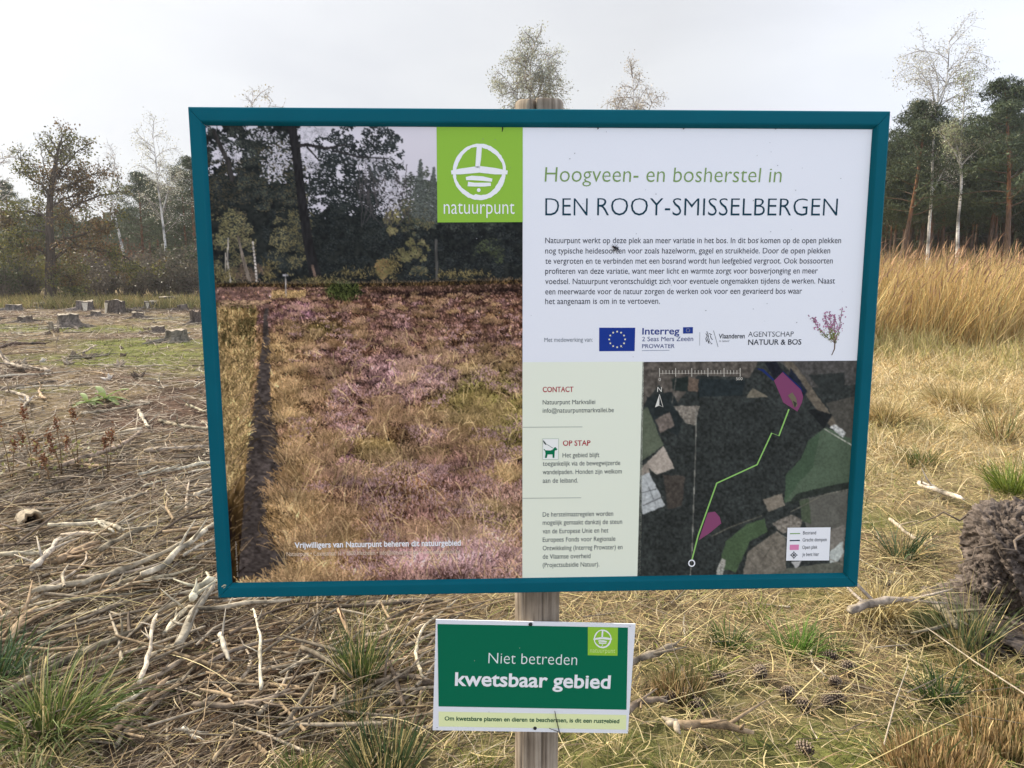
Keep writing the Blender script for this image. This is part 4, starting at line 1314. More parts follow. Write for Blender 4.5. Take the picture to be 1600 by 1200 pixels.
fs += [(0, w1, 3 * w1, 2 * w1), (nb, 2 * w1 + nb, 3 * w1 + nb, w1 + nb)]
plate = mesh_obj('plate', V, fs, M['white'], sign)
SY1, SY2, SY3 = -0.0004, -0.0008, -0.0012
ILLs = ILL
a = Acc(); quad_sheet(a, [(683.6, 975), (981.2, 980.6), (978.9, 1109), (685.2, 1103.8)], SY1, ink(0, 98, 76), SP); build_poly(a, 'green_field', M['print'], plate)
a = Acc(); quad_sheet(a, [(685.3, 1111.8), (978.8, 1117.2), (978.2, 1140), (685.6, 1135)], SY1, ink(206, 220, 178), SP); build_poly(a, 'cream_strip', M['print'], plate)
tl, a = logo(SP, plate, [(918.5, 979.6), (965.6, 980.5), (964.8, 1024.6), (918.4, 1023.8)], 941.6, 998.3, 0.33, SY2, SY3, ink(132, 180, 62), ink(222, 232, 232))
text_sheet(a, 'natuurpunt', 921.8, 1019.6, 961, 6.6, SY3, ink(190, 216, 150), SP, weight=-0.004, y1=1020.4)
build_poly(a, 'logo_emblem', M['print'], plate)
a = Acc(); text_sheet(a, 'Niet betreden', 763, 1036.6, 901.3, 16.8, SY2, ink(206, 232, 232), SP, weight=-0.012, y1=1039.4)
build_poly(a, 'white_lettering', M['print'], plate)
a = Acc(); text_sheet(a, 'kwetsbaar gebied', 710.7, 1071, 953.4, 20, SY2, ink(214, 240, 240), SP, weight=0.022, y1=1075.8)
build_poly(a, 'white_lettering', M['print'], plate)
a = Acc(); text_sheet(a, 'Om kwetsbare planten en dieren te beschermen, is dit een rustgebied', 694.6, 1125.6, 967.5, 6.0, SY2, ink(12, 76, 56), SP, weight=0.02, y1=1130)
build_poly(a, 'green_lettering', M['print'], plate)
a = Acc()
for (x, y) in ((764, 1112.3), (812, 1012.5), (741.5, 1032.5), (680.5, 1031)):
    quad_sheet(a, [(x - .7, y), (x, y - .6), (x + .8, y), (x, y + .8)], SY3, ink(150, 165, 160), SP)
build_poly(a, 'dirt_specks', M['print'], plate)['kind'] = 'stuff'
for (x, y, r_) in ((829, 975.4, .0046), (836, 1137.6, .0042), (680.8, 972.4, .0013), (984.4, 978.3, .0013), (981.2, 1142, .0014), (683, 1136.5, .0013)):
    u, v = SP.loc(x, y); a = Acc()
    ellipsoid(a, (u, -.0006, v), (r_, .0025 if r_ > .003 else .0009, r_), (1, 1, 1), 14, 7)
    a.build('screw', M['black'] if r_ > .003 else M['metal'], sign, True)
# thin dead stalk lying against the sign's lower edge
a = Acc()
def sp3(x, y, yo): u, v = SP.loc(x, y, yo); return SP.o + SP.ex * u + SP.ez * v + SP.ey * yo
tube(a, [sp3(867, 1111, -.004), sp3(869, 1123, -.005), sp3(871.5, 1133, -.005), sp3(874.5, 1146, -.004)], [.0008, .0010, .0011, .0012], 5, (.05, .04, .03))
tube(a, [sp3(858, 1138, -.006), sp3(866, 1141, -.005), sp3(872.6, 1143.5, -.0045)], [.0006, .0008, .0009], 5, (.05, .04, .03))
st_ = a.build('dry_stalk', M['stick']); tag(st_, 'thin dark forked stalk clinging to the lower edge of the green sign', 'stalk')
# ------------------------------------------------------------------ dead branches
PALE, TAN, GREY, DARK, BRIGHT = (.34, .285, .21), (.30, .22, .135), (.20, .165, .12), (.11, .083, .06), (.39, .34, .265)


def resample(P, m):
    P = np.asarray(P, float); n = len(P)
    if n < 3:
        t = np.linspace(0, 1, m)[:, None]; return P[0] * (1 - t) + P[-1] * t
    d = np.concatenate([[0], np.cumsum(np.linalg.norm(np.diff(P, axis=0), axis=1))])
    out = []
    for s in np.linspace(0, d[-1], m):
        k = min(np.searchsorted(d, s, 'right') - 1, n - 2); u = (s - d[k]) / (d[k + 1] - d[k] + 1e-9)
        p0, p1, p2, p3 = P[max(k - 1, 0)], P[k], P[k + 1], P[min(k + 2, n - 1)]
        out.append(.5 * ((2 * p1) + (-p0 + p2) * u + (2 * p0 - 5 * p1 + 4 * p2 - p3) * u * u + (-p0 + 3 * p1 - 3 * p2 + p3) * u ** 3))
    return np.array(out)


def stick_mesh(P, r0, r1, col, rs, knots=True, sides=9):
    a = Acc()
    Ln = np.linalg.norm(np.diff(np.asarray(P, float), axis=0), axis=1).sum()
    m = int(np.clip(Ln / 0.045, 7, 60))
    Q = resample(P, m)
    Q[1:-1] += rs.normal(size=(m - 2, 3)) * r0 * 0.22
    kk = rs.integers(2, m - 2); Q[kk:] += np.linspace(0, 1, m - kk)[:, None] * rs.normal(size=3) * np.array((1, 1, .3)) * Ln * .03
    rr = np.linspace(r0, r1, m) * (1 + .13 * rs.normal(size=m))
    rr[-1] *= .55; rr[0] *= .85
    c = vary(col, 1, .1, rs, .025)[0]
    cols = np.repeat(np.clip(c[None] * (1 + .34 * rs.normal(size=(m, 1))), .02, .8), sides, 0)
    off = a.n
    tube(a, Q, rr, sides, (1, 1, 1), True, .12, rs)
    a.C[-2] = cols
    a.C[-1] = np.tile(np.clip(np.array(col) * 1.25, 0, .75), (2, 1))
    if knots:
        for k in range(rs.integers(2, 6)):
            i = rs.integers(1, m - 1); ax_ = Q[i] - Q[i - 1]; ax_ /= np.linalg.norm(ax_) + 1e-9
            d = rs.normal(size=3) * .7 + ax_ * .8; d[2] = abs(d[2]) * .6; d /= np.linalg.norm(d)
            l_ = r0 * rs.uniform(2, 14)
            tube(a, [Q[i], Q[i] + d * l_ * .5, Q[i] + d * l_ + rs.normal(size=3) * r0 * .4], [r0 * .45, r0 * .35, r0 * .15], 6, c * .95)
    return a


def px_path(pts, r, lift=0.0, rs=None):
    out = []; t_ = 1
    for i, q in enumerate(pts):
        p, t_ = ground_pt(q[0], q[1])
        z = q[2] if len(q) > 2 else 0.0
        for _ in range(3):           # keep the drawn outline while lifting the wood off the soil
            h_ = float(height(p.x, p.y)) + 0.02 + r * .8 + lift + z
            d = ray(q[0], q[1]); t_ = (EYE - h_) / -d.z
            p = Vector((0, 0, EYE)) + d * t_
        out.append(p)
    return out


GB = 'dead branches lying in the cut slash'
sticks = [
 # points, diameter px, colour, name, label, lift
 ([(47, 926), (62, 921), (100, 915), (140, 907), (175, 894), (212, 882), (250, 866), (282, 846)], 10, PALE, 'branch', 'long pale branch with a bent pointed left end, in the middle of the slash', .03),
 ([(220, 897), (252, 885), (275, 862), (305, 842), (334, 820)], 10, BRIGHT, 'branch', 'whitish branch reaching up behind the left rail of the board', .05),
 ([(155, 860), (187, 842), (225, 825), (262, 808)], 9, GREY, 'branch', 'short straight brown branch with bark on, above the long pale branch', .03),
 ([(75, 820), (120, 820), (160, 819), (187, 834)], 7, BRIGHT, 'branch', 'pale branch lying level beside the rotten log end, its tip bent down', .04),
 ([(95, 836), (140, 834), (185, 835)], 6.5, PALE, 'branch', 'straight level pale stick just below the bent pale branch', .02),
 ([(95, 802), (125, 797), (175, 786), (232, 770)], 6, PALE, 'branch', 'thin pale branch rising gently to the right above the rotten log end', .02),
 ([(110, 815), (150, 806), (197, 796)], 4, TAN, 'branch', 'slender tan stick between the rotten log end and the thin rising branch', .03),
 ([(0, 829), (38, 827)], 8, PALE, 'branch', 'pale stick running from the left picture edge to the rotten log end', .02),
 ([(50, 890), (72, 867), (97, 838)], 9, BRIGHT, 'branch', 'short whitish splintered stick slanting up below the rotten log end', .05),
 ([(0, 866), (70, 863)], 8, PALE, 'branch', 'level pale branch at the left picture edge under the rotten log end', .02),
 ([(92, 876), (120, 860), (152, 848)], 11, TAN, 'branch', 'thick short yellowish branch piece with a broken lower end', .03),
 ([(0, 796), (28, 786)], 5, GREY, 'branch', 'grey stick poking in from the left picture edge above the log end', .02),
 ([(215, 741), (250, 737), (282, 732), (328, 724)], 6.5, BRIGHT, 'branch', 'bright straight branch leading behind the board at the height of the heather picture', .03),
 ([(92, 728), (140, 712), (185, 697), (219, 675)], 7.5, GREY, 'branch', 'dark brown branch slanting upward behind the dry seed heads', .03),
 ([(37, 789), (85, 788), (137, 785)], 3.5, DARK, 'branch', 'thin dark level twig above the pale branches', .02),
 ([(292, 800), (291, 780), (290, 750)], 4, PALE, 'branch', 'thin upright pale twig standing near the left rail of the board', .02),
 ([(305, 773), (332, 763)], 6.5, PALE, 'branch', 'short pale stick end next to the left rail of the board', .03),
 ([(170, 917), (207, 905), (242, 894)], 6.5, GREY, 'branch', 'brownish grey stick just below the right half of the long pale branch', .02),
 ([(225, 907), (275, 895), (309, 884)], 5.5, PALE, 'branch', 'slim pale stick below the whitish branch that meets the board', .02),
 ([(150, 812), (174, 832)], 6, BRIGHT, 'branch', 'short whitish stick slanting down to the right in the slash', .05),
 ([(0, 1085), (45, 1062), (87, 1042), (140, 1015), (175, 1000), (215, 980), (240, 965), (275, 947), (304, 934)], 11, GREY, 'branch', 'longest grey brown branch, from the left picture edge up to the board corner', .04),
 ([(300, 937), (314, 912), (337, 903)], 11, BRIGHT, 'branch', 'short whitish branch with a sharp elbow beside the lower left board corner', .07),
 ([(277, 1010), (292, 982), (302, 960), (333, 913)], 12, BRIGHT, 'branch', 'white peeling branch with a broken lower end below the board corner', .05),
 ([(255, 992), (272, 972), (295, 948)], 9, PALE, 'branch', 'pale branch lying left of the white peeling branch', .03),
 ([(294, 948), (335, 951), (375, 943), (400, 941), (460, 935)], 7, PALE, 'branch', 'pinkish pale branch running along under the lower left frame', .06),
 ([(217, 1067), (227, 1040), (235, 1005), (241, 960)], 6.5, BRIGHT, 'branch', 'nearly upright pale stick crossing the longest grey branch', .08),
 ([(230, 1025), (255, 1015), (277, 1006)], 6.5, PALE, 'branch', 'short pale stick joining the upright stick and the white peeling branch', .04),
 ([(203, 1076), (225, 1065), (255, 1050), (294, 1026)], 8.5, GREY, 'branch', 'dark grey branch under the shadowed hollow of the slash', .02),
 ([(175, 1147), (200, 1120), (225, 1095), (263, 1059)], 9, TAN, 'branch', 'tan branch slanting up out of the big green tussock', .03),
 ([(302, 1100), (350, 1101), (397, 1098), (425, 1090), (454, 1076)], 8.5, GREY, 'branch', 'dark level branch curving up at its right end, below the board', .03),
 ([(325, 1036), (362, 1017), (400, 1005), (443, 996)], 7.5, GREY, 'branch', 'dark grey branch rising rightwards under the lower left frame', .03),
 ([(344, 991), (357, 1033)], 7, BRIGHT, 'branch', 'short pale stick standing across the dark grey rising branch', .09),
 ([(12, 1051), (60, 1040), (97, 1017)], 6, PALE, 'branch', 'pale stick just above the longest grey branch near the left edge', .02),
 ([(15, 998), (30, 978), (52, 950)], 13, TAN, 'branch', 'thick tan branch piece slanting up at the left edge', .03),
 ([(286, 1138), (306, 1153)], 6.5, BRIGHT, 'branch', 'small broken whitish stick right of the big green tussock', .03),
 ([(333, 1188), (362, 1152), (389, 1129)], 5.5, TAN, 'branch', 'thin tan stick near the bottom edge, left of the dark green rush', .03),
 ([(407, 1078), (407, 1029), (408, 981), (409, 946)], 5.5, BRIGHT, 'branch', 'straight upright whitish stick below the frame', .05),
 ([(471, 1011), (508, 1029), (547, 1057)], 6.5, GREY, 'branch', 'grey stick slanting down to the tall green tuft', .05),
 ([(437, 1052), (487, 1024), (537, 999)], 5.5, PALE, 'branch', 'thin pale stick crossing the grey slanting stick', .03),
 ([(586, 1066), (620, 1056), (647, 1057), (680, 1065)], 10, GREY, 'branch', 'brown arched branch disappearing behind the green sign', .02),
 ([(586, 1076), (633, 1072), (668, 1081)], 4.5, TAN, 'branch', 'thin tan twig under the brown arched branch', .01),
 ([(497, 947), (540, 947), (609, 943), (692, 941)], 5.5, DARK, 'branch', 'thin dark level branch close below the frame', .03),
 ([(529, 952), (551, 998)], 6.5, TAN, 'branch', 'tan stick leaning behind the tall green tuft', .06),
 ([(401, 1116), (430, 1090)], 7, PALE, 'branch', 'short pale stick below the dark curving branch', .02),
 ([(970, 1043), (1013, 1024), (1056, 1010)], 11, GREY, 'branch', 'stout brown branch sticking out from behind the right side of the green sign', .05),
 ([(975, 1112), (1011, 1092), (1038, 1096)], 11, GREY, 'branch', 'dark arched branch by the pine cones, right of the green sign', .02),
 ([(1328, 953), (1360, 944), (1392, 937), (1441, 936)], 12, BRIGHT, 'branch', 'pale sawn branch lying at the foot of the root clod', .10),
 ([(1450, 933), (1483, 963), (1496, 982)], 13, GREY, 'branch', 'grey branch end sloping down in front of the root clod hollow', .08),
 ([(1436, 754), (1467, 767), (1506, 781)], 7, BRIGHT, 'branch', 'pale stick in the mown grass behind the root clod', .04),
 ([(1390, 811), (1417, 833), (1452, 856)], 5, PALE, 'branch', 'thin pale stick left of the root clod', .03),
 ([(127, 646), (175, 640), (228, 629)], 4.5, PALE, 'branch', 'straight pale stick right of the mullein rosettes', .02),
 ([(97, 557), (112, 560), (170, 554)], 3.5, GREY, 'branch', 'grey curved stick on the mossy part of the clearing', .02),
 ([(129, 551), (151, 538)], 3.2, PALE, 'branch', 'short pale stick slanting above the grey curved one', .03),
 ([(0, 608), (87, 594)], 4.5, GREY, 'branch', 'grey stick on bare soil at the left edge, above the mullein', .02),
 ([(0, 553), (15, 569), (45, 576), (66, 581)], 6, PALE, 'branch', 'curved root like branch with mossy end at the left edge', .04),
 ([(0, 543), (27, 536), (72, 537)], 4.5, DARK, 'branch', 'dark stick above the curved root like branch', .02),
 ([(10, 611), (42, 620), (41, 634)], 4.5, PALE, 'branch', 'pale hooked stick on the bare soil left of the mullein', .03),
 ([(217, 641), (228, 667)], 5, BRIGHT, 'branch', 'short bright stick standing below the straight pale one', .03),
 ([(250, 657), (287, 667), (324, 671)], 5.5, PALE, 'branch', 'pale level branch touching the left rail at mid height', .03),
 ([(292, 632), (323, 643)], 4, PALE, 'branch', 'thin pale stick above the level branch at mid height', .02),
 ([(285, 705), (326, 690)], 5, GREY, 'branch', 'grey stick slanting up to the left rail above the bright branch', .03),
]
srs = np.random.default_rng(21)
for pts, dpx, col, nm, lab, lift in sticks:
    _, t_ = ground_pt(*pts[0][:2])
    r = dpx * t_ / F / 2
    P = px_path(pts, r, lift)
    if srs.random() < .5: P = P
    a = stick_mesh(P, r * 1.05, r * .82, col, srs)
    tag(a.build('dead_branch', M['stick'], smooth=True), lab, 'branch', GB)

# forked tan branch right of the sign
P = px_path([(1052, 1129), (1093, 1129), (1125, 1131), (1152, 1136), (1177, 1143)], .014, .02)
a = stick_mesh(P, .0155, .011, TAN, srs)
for q in ([(1056, 1130), (1044, 1126), (1034, 1120)], [(1056, 1131), (1058, 1140), (1063, 1147)], [(1058, 1129), (1044, 1131), (1040, 1128)]):
    Q = px_path(q, .012, .02); tube(a, Q, [.013, .010, .003], 7, PALE)
tag(a.build('dead_branch', M['stick'], smooth=True), 'tan branch with a splintered forked left end, right of the green sign', 'branch', GB)

# rotten log end
c0, t_ = ground_pt(52, 832)
r = 17 * t_ / F
a = Acc(); m = 9
ax = Vector((.55, -.55, .08)).normalized(); ctr = Vector((c0.x, c0.y, c0.z + r * .95))
Pp = [ctr - ax * .16 + ax * (.20 * k / (m - 1)) for k in range(m)]
tube(a, Pp, np.linspace(r * .8, r * 1.02, m) * (1 + .05 * srs.normal(size=m)), 18, (.30, .25, .18), False, .22, srs)
off = a.n; tip = np.asarray([tuple(v) for v in a.V[-1][-18:]])
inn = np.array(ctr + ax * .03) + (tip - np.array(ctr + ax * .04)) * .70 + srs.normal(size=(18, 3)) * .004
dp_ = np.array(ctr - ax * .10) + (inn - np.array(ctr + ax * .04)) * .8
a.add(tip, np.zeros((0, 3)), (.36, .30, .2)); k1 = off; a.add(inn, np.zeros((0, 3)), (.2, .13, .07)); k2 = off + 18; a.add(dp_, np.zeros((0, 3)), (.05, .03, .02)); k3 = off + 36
f = []
for q in range(18):
    w = (q + 1) % 18
    f += [(k1 + q, k1 + w, k2 + w, k2 + q), (k2 + q, k2 + w, k3 + w, k3 + q)]
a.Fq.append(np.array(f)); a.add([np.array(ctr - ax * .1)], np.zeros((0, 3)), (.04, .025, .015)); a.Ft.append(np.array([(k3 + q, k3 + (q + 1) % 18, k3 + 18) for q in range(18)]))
tag(a.build('rotten_log', M['stick'], smooth=True), 'short hollow rotten log with a dark open end amid the pale branches', 'log')

# many smaller sticks, each its own object
GS = 'small dead sticks strewn over the clearing'
protos = []
for k in range(10):
    Ln = srs.uniform(.3, .8); n_ = 5
    P = np.zeros((n_, 3)); P[:, 0] = np.linspace(-Ln / 2, Ln / 2, n_); P[:, 1] = srs.normal() * .05 * np.linspace(-1, 1, n_) ** 2 + srs.normal(size=n_) * .006; P[:, 2] = .012 + np.abs(srs.normal(size=n_)) * .008
    a = stick_mesh(P, .011, .006, [PALE, TAN, GREY, BRIGHT, PALE][k % 5], srs, sides=7)
    o = a.build('small_stick', M['stick'], smooth=True); protos.append(o)
used = set()
for k in range(170):
    for _ in range(20):
        if k < 70:
            x, y = srs.uniform(-3.0, -.3), srs.uniform(2.5, 6.0); sc_ = srs.uniform(.35, .85)
        elif k < 150:
            y = srs.uniform(5.5, 26); x = -y * srs.uniform(.28, .75); sc_ = srs.uniform(.9, 1.7)
        else:
            x, y = srs.uniform(.2, 2.2), srs.uniform(2.5, 5.0); sc_ = srs.uniform(.15, .4)
        if x > -y * .70 - .3: break
    rz = srs.normal(.85, .5) if k < 70 else srs.uniform(0, 3.14)
    src = protos[k % 10]
    if k < 10: o = src
    else:
        o = src.copy(); COL.objects.link(o)
    o.location = (x, y, float(height(x, y)) + (srs.uniform(.01, .05) if k < 70 else .012)); o.rotation_euler = (0, srs.normal(0, .06), rz); o.scale = (sc_, sc_ * srs.uniform(.8, 1.3), sc_)
    tag(o, 'small dead stick, one of many strewn over the cleared ground', 'stick', GS)


# ------------------------------------------------------------------ stumps
def stump(px, base, top, wpx, lab, roots=5, col=(.20, .165, .13), topc=(.40, .34, .26), strip=None, flare=.55, lean=0.0, jag=.34, seed=0):
    rs = np.random.default_rng(100 + seed)
    c, t_ = ground_pt(px, base)
    r0 = wpx * t_ / F / 2 * 1.12; h = (base - top) * t_ / F * .84
    root = empty('tree_stump', c, rs.uniform(-.4, .4)); tag(root, lab, 'tree stump', 'stumps in the clearing')
    n, m = 40, 11
    V = []; C = []
    ph = rs.uniform(0, 6.28); ks = rs.uniform(.4, 1.0, n // 8 + 1)
    thr = np.sort(rs.uniform(0, 6.28, roots))
    for k in range(m):
        z = h * (k / (m - 1)) - (.06 if k == 0 else 0)
        for i in range(n):
            th = 2 * math.pi * i / n
            fl = sum(math.exp(-(((th - q + math.pi) % (2 * math.pi) - math.pi) / .33) ** 2) for q in thr)
            rr = r0 * (.92 + .09 * math.sin(3 * th + ph) + .05 * math.sin(7 * th + 2 * ph) + .16 * (float(vnoise(math.cos(th) * 3 + 9, math.sin(th) * 3 + z * 3 + 5, seed)) - .5) + flare * (.35 + fl) * math.exp(-max(z, 0) / (h * .28)) * (1.25 if k == 0 else 1))
            zz_ = z + (jag * h * float(vnoise(math.cos(th) * 1.7 + 3, math.sin(th) * 1.7 + 3, seed + 2)) if k >= m - 2 else 0)
            V.append((rr * math.cos(th) + lean * z, rr * math.sin(th), zz_))
            C.append(np.array(col) * .72 * rs.uniform(.55, 1.45))
    i = np.arange(m - 1)[:, None] * n + np.arange(n)[None, :]; j = np.arange(m - 1)[:, None] * n + (np.arange(n)[None, :] + 1) % n
    mesh_obj('bark', V, np.stack([i, j, j + n, i + n], -1).reshape(-1, 4), M['bark'], root, C, True)
    rim = np.array(V[-n:]); a = Acc()
    cc = rim.mean(0)
    rings = [rim + np.array([0, 0, .001])]
    for q in (.97, .8, .6, .4, .2): rings.append(cc + (rim - cc) * q + np.array([0, 0, .004]) + rs.normal(size=rim.shape) * np.array([0, 0, r0 * .02]))
    for q, rg in enumerate(rings): a.add(rg, np.zeros((0, 3)), np.array(topc) * (.65 if q == 0 else rs.uniform(.75, 1.15)))
    for q in range(5):
        i = q * n + np.arange(n); j = q * n + (np.arange(n) + 1) % n
        a.Fq.append(np.stack([i, j, j + n, i + n], -1))
    a.add([cc + np.array([0, 0, .004])], np.zeros((0, 3)), np.array(topc) * .6)
    a.Ft.append(np.array([(5 * n + q, 5 * n + (q + 1) % n, 6 * n) for q in range(n)]))
    a.build('cut_top', M['cutwood'], root)
    if strip:
        a = Acc(); th0 = strip
        P = []
        for q in np.linspace(0, 1, 8):
            z = h * (1 - q * 1.05); rr = r0 * (1.03 + flare * .5 * math.exp(-max(z, 0) / (h * .28))) + .012
            P.append([(rr * math.cos(th0 + s_ * .33 * (1 - .55 * q)) + lean * z, rr * math.sin(th0 + s_ * .33 * (1 - .55 * q)), z) for s_ in (-1, 0, 1)])
        P = np.array(P); P[:, 1] *= np.array([1.04, 1.04, 1])
        k = a.n; a.add(P.reshape(-1, 3), np.zeros((0, 3)), (.55, .49, .38))
        a.Fq.append(np.array([(r_ * 3 + c_, r_ * 3 + c_ + 1, r_ * 3 + c_ + 4, r_ * 3 + c_ + 3) for r_ in range(7) for c_ in range(2)]))
        a.build('bare_wood_strip', M['cutwood'], root)
    for q, th in enumerate(thr[:max(2, roots - 1)]):
        a = Acc(); ln_ = r0 * rs.uniform(1.2, 2.6)
        P = [(r0 * 1.15 * math.cos(th), r0 * 1.15 * math.sin(th), h * .22), ((r0 + ln_ * .5) * 1.25 * math.cos(th + .1), (r0 + ln_ * .5) * 1.25 * math.sin(th + .1), h * .08), ((r0 + ln_) * 1.3 * math.cos(th + .05), (r0 + ln_) * 1.3 * math.sin(th + .05), -.03)]
        tube(a, resample(P, 7), np.linspace(r0 * .26, r0 * .08, 7), 7, np.array(col) * .9)
        a.build('root', M['bark'], root, True)
    return root


stump(107, 512, 491, 25, 'stump on a dark root mound in the left middle of the clearing', 6, (.17, .14, .115), seed=1, flare=1.0)
stump(181, 489, 469.5, 25, 'stump with a pale bare wood strip on its near side, below the oak', 4, (.13, .105, .085), strip=-1.9, seed=2, flare=.25)
stump(133, 485, 470, 22, 'broad low stump left of the one with the pale strip', 5, (.17, .14, .12), strip=-.9, seed=3)
stump(237, 482, 470.5, 17, 'small low stump near the white birch trunk, with pale split side', 4, (.19, .16, .13), strip=-2.0, seed=4)
stump(275, 534, 515, 29, 'nearest stump, beside the left rail of the board, with a long root to the left', 5, (.17, .15, .115), seed=5, flare=.5)
stump(306, 505, 487, 15, 'dark jagged stump half hidden behind the left rail', 5, (.11, .09, .075), (.22, .17, .13), seed=6, jag=.5)
stump(262, 473, 464, 22, 'flat stump at the foot of the white birch', 5, (.15, .13, .105), seed=7)
stump(24, 485, 476, 20, 'low weathered stump near the left picture edge', 5, (.16, .14, .12), seed=8)
stump(80, 516, 503, 6, 'thin upright stub left of the root mound stump', 3, (.28, .23, .17), seed=9, flare=.2)
far_lab = 'low rough stump among the debris at the far side of the clearing'
for k, (px_, b_, h_, w_) in enumerate(((60, 482, 8, 15), (150, 494, 7, 14), (215, 497, 8, 16), (285, 484, 7, 14), (-20, 500, 10, 20), (40, 503, 8, 18), (246, 520, 9, 18))):
    stump(px_, b_, b_ - h_, w_, far_lab, 5, (.15, .12, .095), (.32, .27, .20), seed=20 + k, flare=.9, jag=.6)
# splintered pale wood chunks
def chunk(px, py, wpx, hpx, lab, col, seed):
    rs = np.random.default_rng(seed); c, t_ = ground_pt(px, py); s = t_ / F
    a = Acc()
    for k in range(7):
        d = np.array((rs.normal(0, .6), rs.normal(0, .4), rs.uniform(.2, 1.0))); d /= np.linalg.norm(d)
        b0 = np.array((rs.normal(0, wpx * s * .12), rs.normal(0, wpx * s * .12), .0))
        l_ = hpx * s * rs.uniform(.7, 1.1)
        tube(a, [b0, b0 + d * l_ * .5, b0 + d * l_], [wpx * s * .22, wpx * s * .18, wpx * s * .03], 6, np.array(col) * rs.uniform(.8, 1.15), True, .2, rs)
    o = a.build('wood_chunk', M['cutwood']); o.location = c; tag(o, lab, 'wood chunk'); return o


chunk(170, 594, 15, 12, 'pale splintered wood chunk on the soil above the mullein', (.52, .46, .38), 1)
chunk(42, 632, 9, 16, 'narrow pale wood splinter standing left of the mullein', (.52, .47, .40), 2)
chunk(64, 566, 12, 9, 'small whitish wood chunk near the curved root like branch', (.50, .45, .38), 3)

crs = np.random.default_rng(97)
for k in range(26):
    yv = crs.uniform(478, 600); xv = crs.uniform(0, 318)
    s_ = .35 + (yv - 470) / 110
    o = chunk(xv, yv, 11 * s_ * crs.uniform(.6, 1.3), 8 * s_ * crs.uniform(.6, 1.4), 'small lump of broken root wood, one of many over the clearing', [(.20, .155, .11), (.12, .09, .065), (.32, .26, .19)][k % 3], 40 + k)
    o['group'] = 'broken root wood over the clearing'

# ------------------------------------------------------------------ grasses and small plants
def tuft(name, px, py, hpx, wpx, nb, cols, lab, cat='grass tuft', arch=.9, spread=.5, width=.0045, blunt=False, seed=0, lean=(0, 0), group='grass tufts on the clearing'):
    rs = np.random.default_rng(200 + seed)
    c, t_ = ground_pt(px, py); s = t_ / F
    n = nb; R0 = wpx * s * .5 * (.55 if not blunt else .95)
    r = R0 * np.sqrt(rs.random(n)); th = rs.random(n) * 6.283
    base = np.stack([r * np.cos(th), r * np.sin(th) * .8, np.full(n, -.03)], 1)
    d0 = np.stack([np.cos(th) * spread * r / (R0 + 1e-9) + rs.normal(0, .16, n) + lean[0], np.sin(th) * spread * r / (R0 + 1e-9) + rs.normal(0, .16, n) + lean[1], np.ones(n)], 1)
    ln = (hpx * s + .03) * rs.uniform(.55, 1.2, n) * (1.15 if arch > .6 else 1)
    a = Acc()
    blades(a, base, d0, ln, width * rs.uniform(.6, 1.3, n), arch * rs.uniform(.4, 1.4, n), 5 if not blunt else 3, pick([np.array(q) for q in cols], n, .2, rs), rs, blunt=blunt, curl=.35 if not blunt else .1)
    if not blunt:          # dead thatch round the foot
        q = n // 2; r = R0 * 1.5 * np.sqrt(rs.random(q)); th = rs.random(q) * 6.283
        bs = np.stack([r * np.cos(th), r * np.sin(th), np.full(q, -.02)], 1)
        blades(a, bs, np.stack([np.cos(th) * 1.2, np.sin(th) * 1.2, np.full(q, .55)], 1) + rs.normal(0, .5, (q, 3)) * np.array((1, 1, .3)), ln[:q] * .65, width * .8 * np.ones(q), np.full(q, 1.3), 4, pick([S1, S2, (.25, .19, .10), (.46, .38, .22)], q, .2, rs), rs, curl=.8)
    o = a.build(name, M['grass']); o.location = c
    tag(o, lab, cat, group); return o


G1, G2, G3, G4 = (.085, .125, .030), (.12, .15, .045), (.16, .19, .06), (.05, .085, .035)
S1, S2, S3 = (.46, .37, .17), (.37, .28, .13), (.55, .46, .25)
BG = (.075, .125, .065)
tuft('grass_tuft', 82, 1150, 120, 130, 420, (G1, G2, G3, S1, G1), 'large green tussock with long arching yellowish blades at the lower left', arch=1.2, spread=.9, width=.006, seed=1, lean=(.25, 0))
tuft('grass_tuft', -15, 1075, 100, 70, 220, (BG, G1, G4, BG), 'blue green tussock cut by the left picture edge', arch=.8, spread=.7, width=.006, seed=2)
tuft('grass_tuft', 40, 1215, 70, 200, 380, (S1, S3, G2, S2), 'bleached arching grass at the bottom left corner', arch=1.6, spread=1.2, width=.006, seed=3)
tuft('grass_tuft', 562, 1066, 112, 44, 190, (G1, G4, G2, S1), 'tall narrow green tuft below the frame, left of the sign', arch=.3, spread=.5, width=.0042, seed=4)
tuft('grass_tuft', 560, 1135, 62, 46, 170, (G4, (.06, .075, .035), S2), 'dark green tuft right under the tall narrow one', arch=.5, spread=.4, width=.004, seed=5)
tuft('grass_tuft', 600, 1203, 66, 80, 330, ((.05, .075, .03), G4, (.10, .11, .045), S1), 'dark rush clump with cut tips at the bottom edge, left of the post', arch=.15, spread=.6, width=.0042, blunt=True, seed=6)
tuft('grass_tuft', 645, 1050, 32, 26, 70, ((.20, .12, .045), G2, S2), 'small reddish tuft left of the sign', arch=.3, spread=.5, width=.004, seed=7)
tuft('grass_tuft', 1060, 1088, 36, 58, 620, ((.34, .22, .11), (.38, .27, .14), (.15, .13, .05), (.11, .11, .04)), 'trimmed round tuft with tan tips above the pine cones', arch=.1, spread=.45, width=.004, blunt=True, seed=8)
tuft('grass_tuft', 1142, 1010, 42, 48, 130, (G1, G2, G4), 'low green tuft under the lower frame, right of the post', arch=.8, spread=.9, width=.005, seed=9)
tuft('grass_tuft', 1250, 1020, 52, 50, 170, ((.10, .19, .03), (.13, .22, .045), G2), 'fresh bright green tuft below the right part of the frame', arch=.7, spread=.9, width=.0055, seed=10)
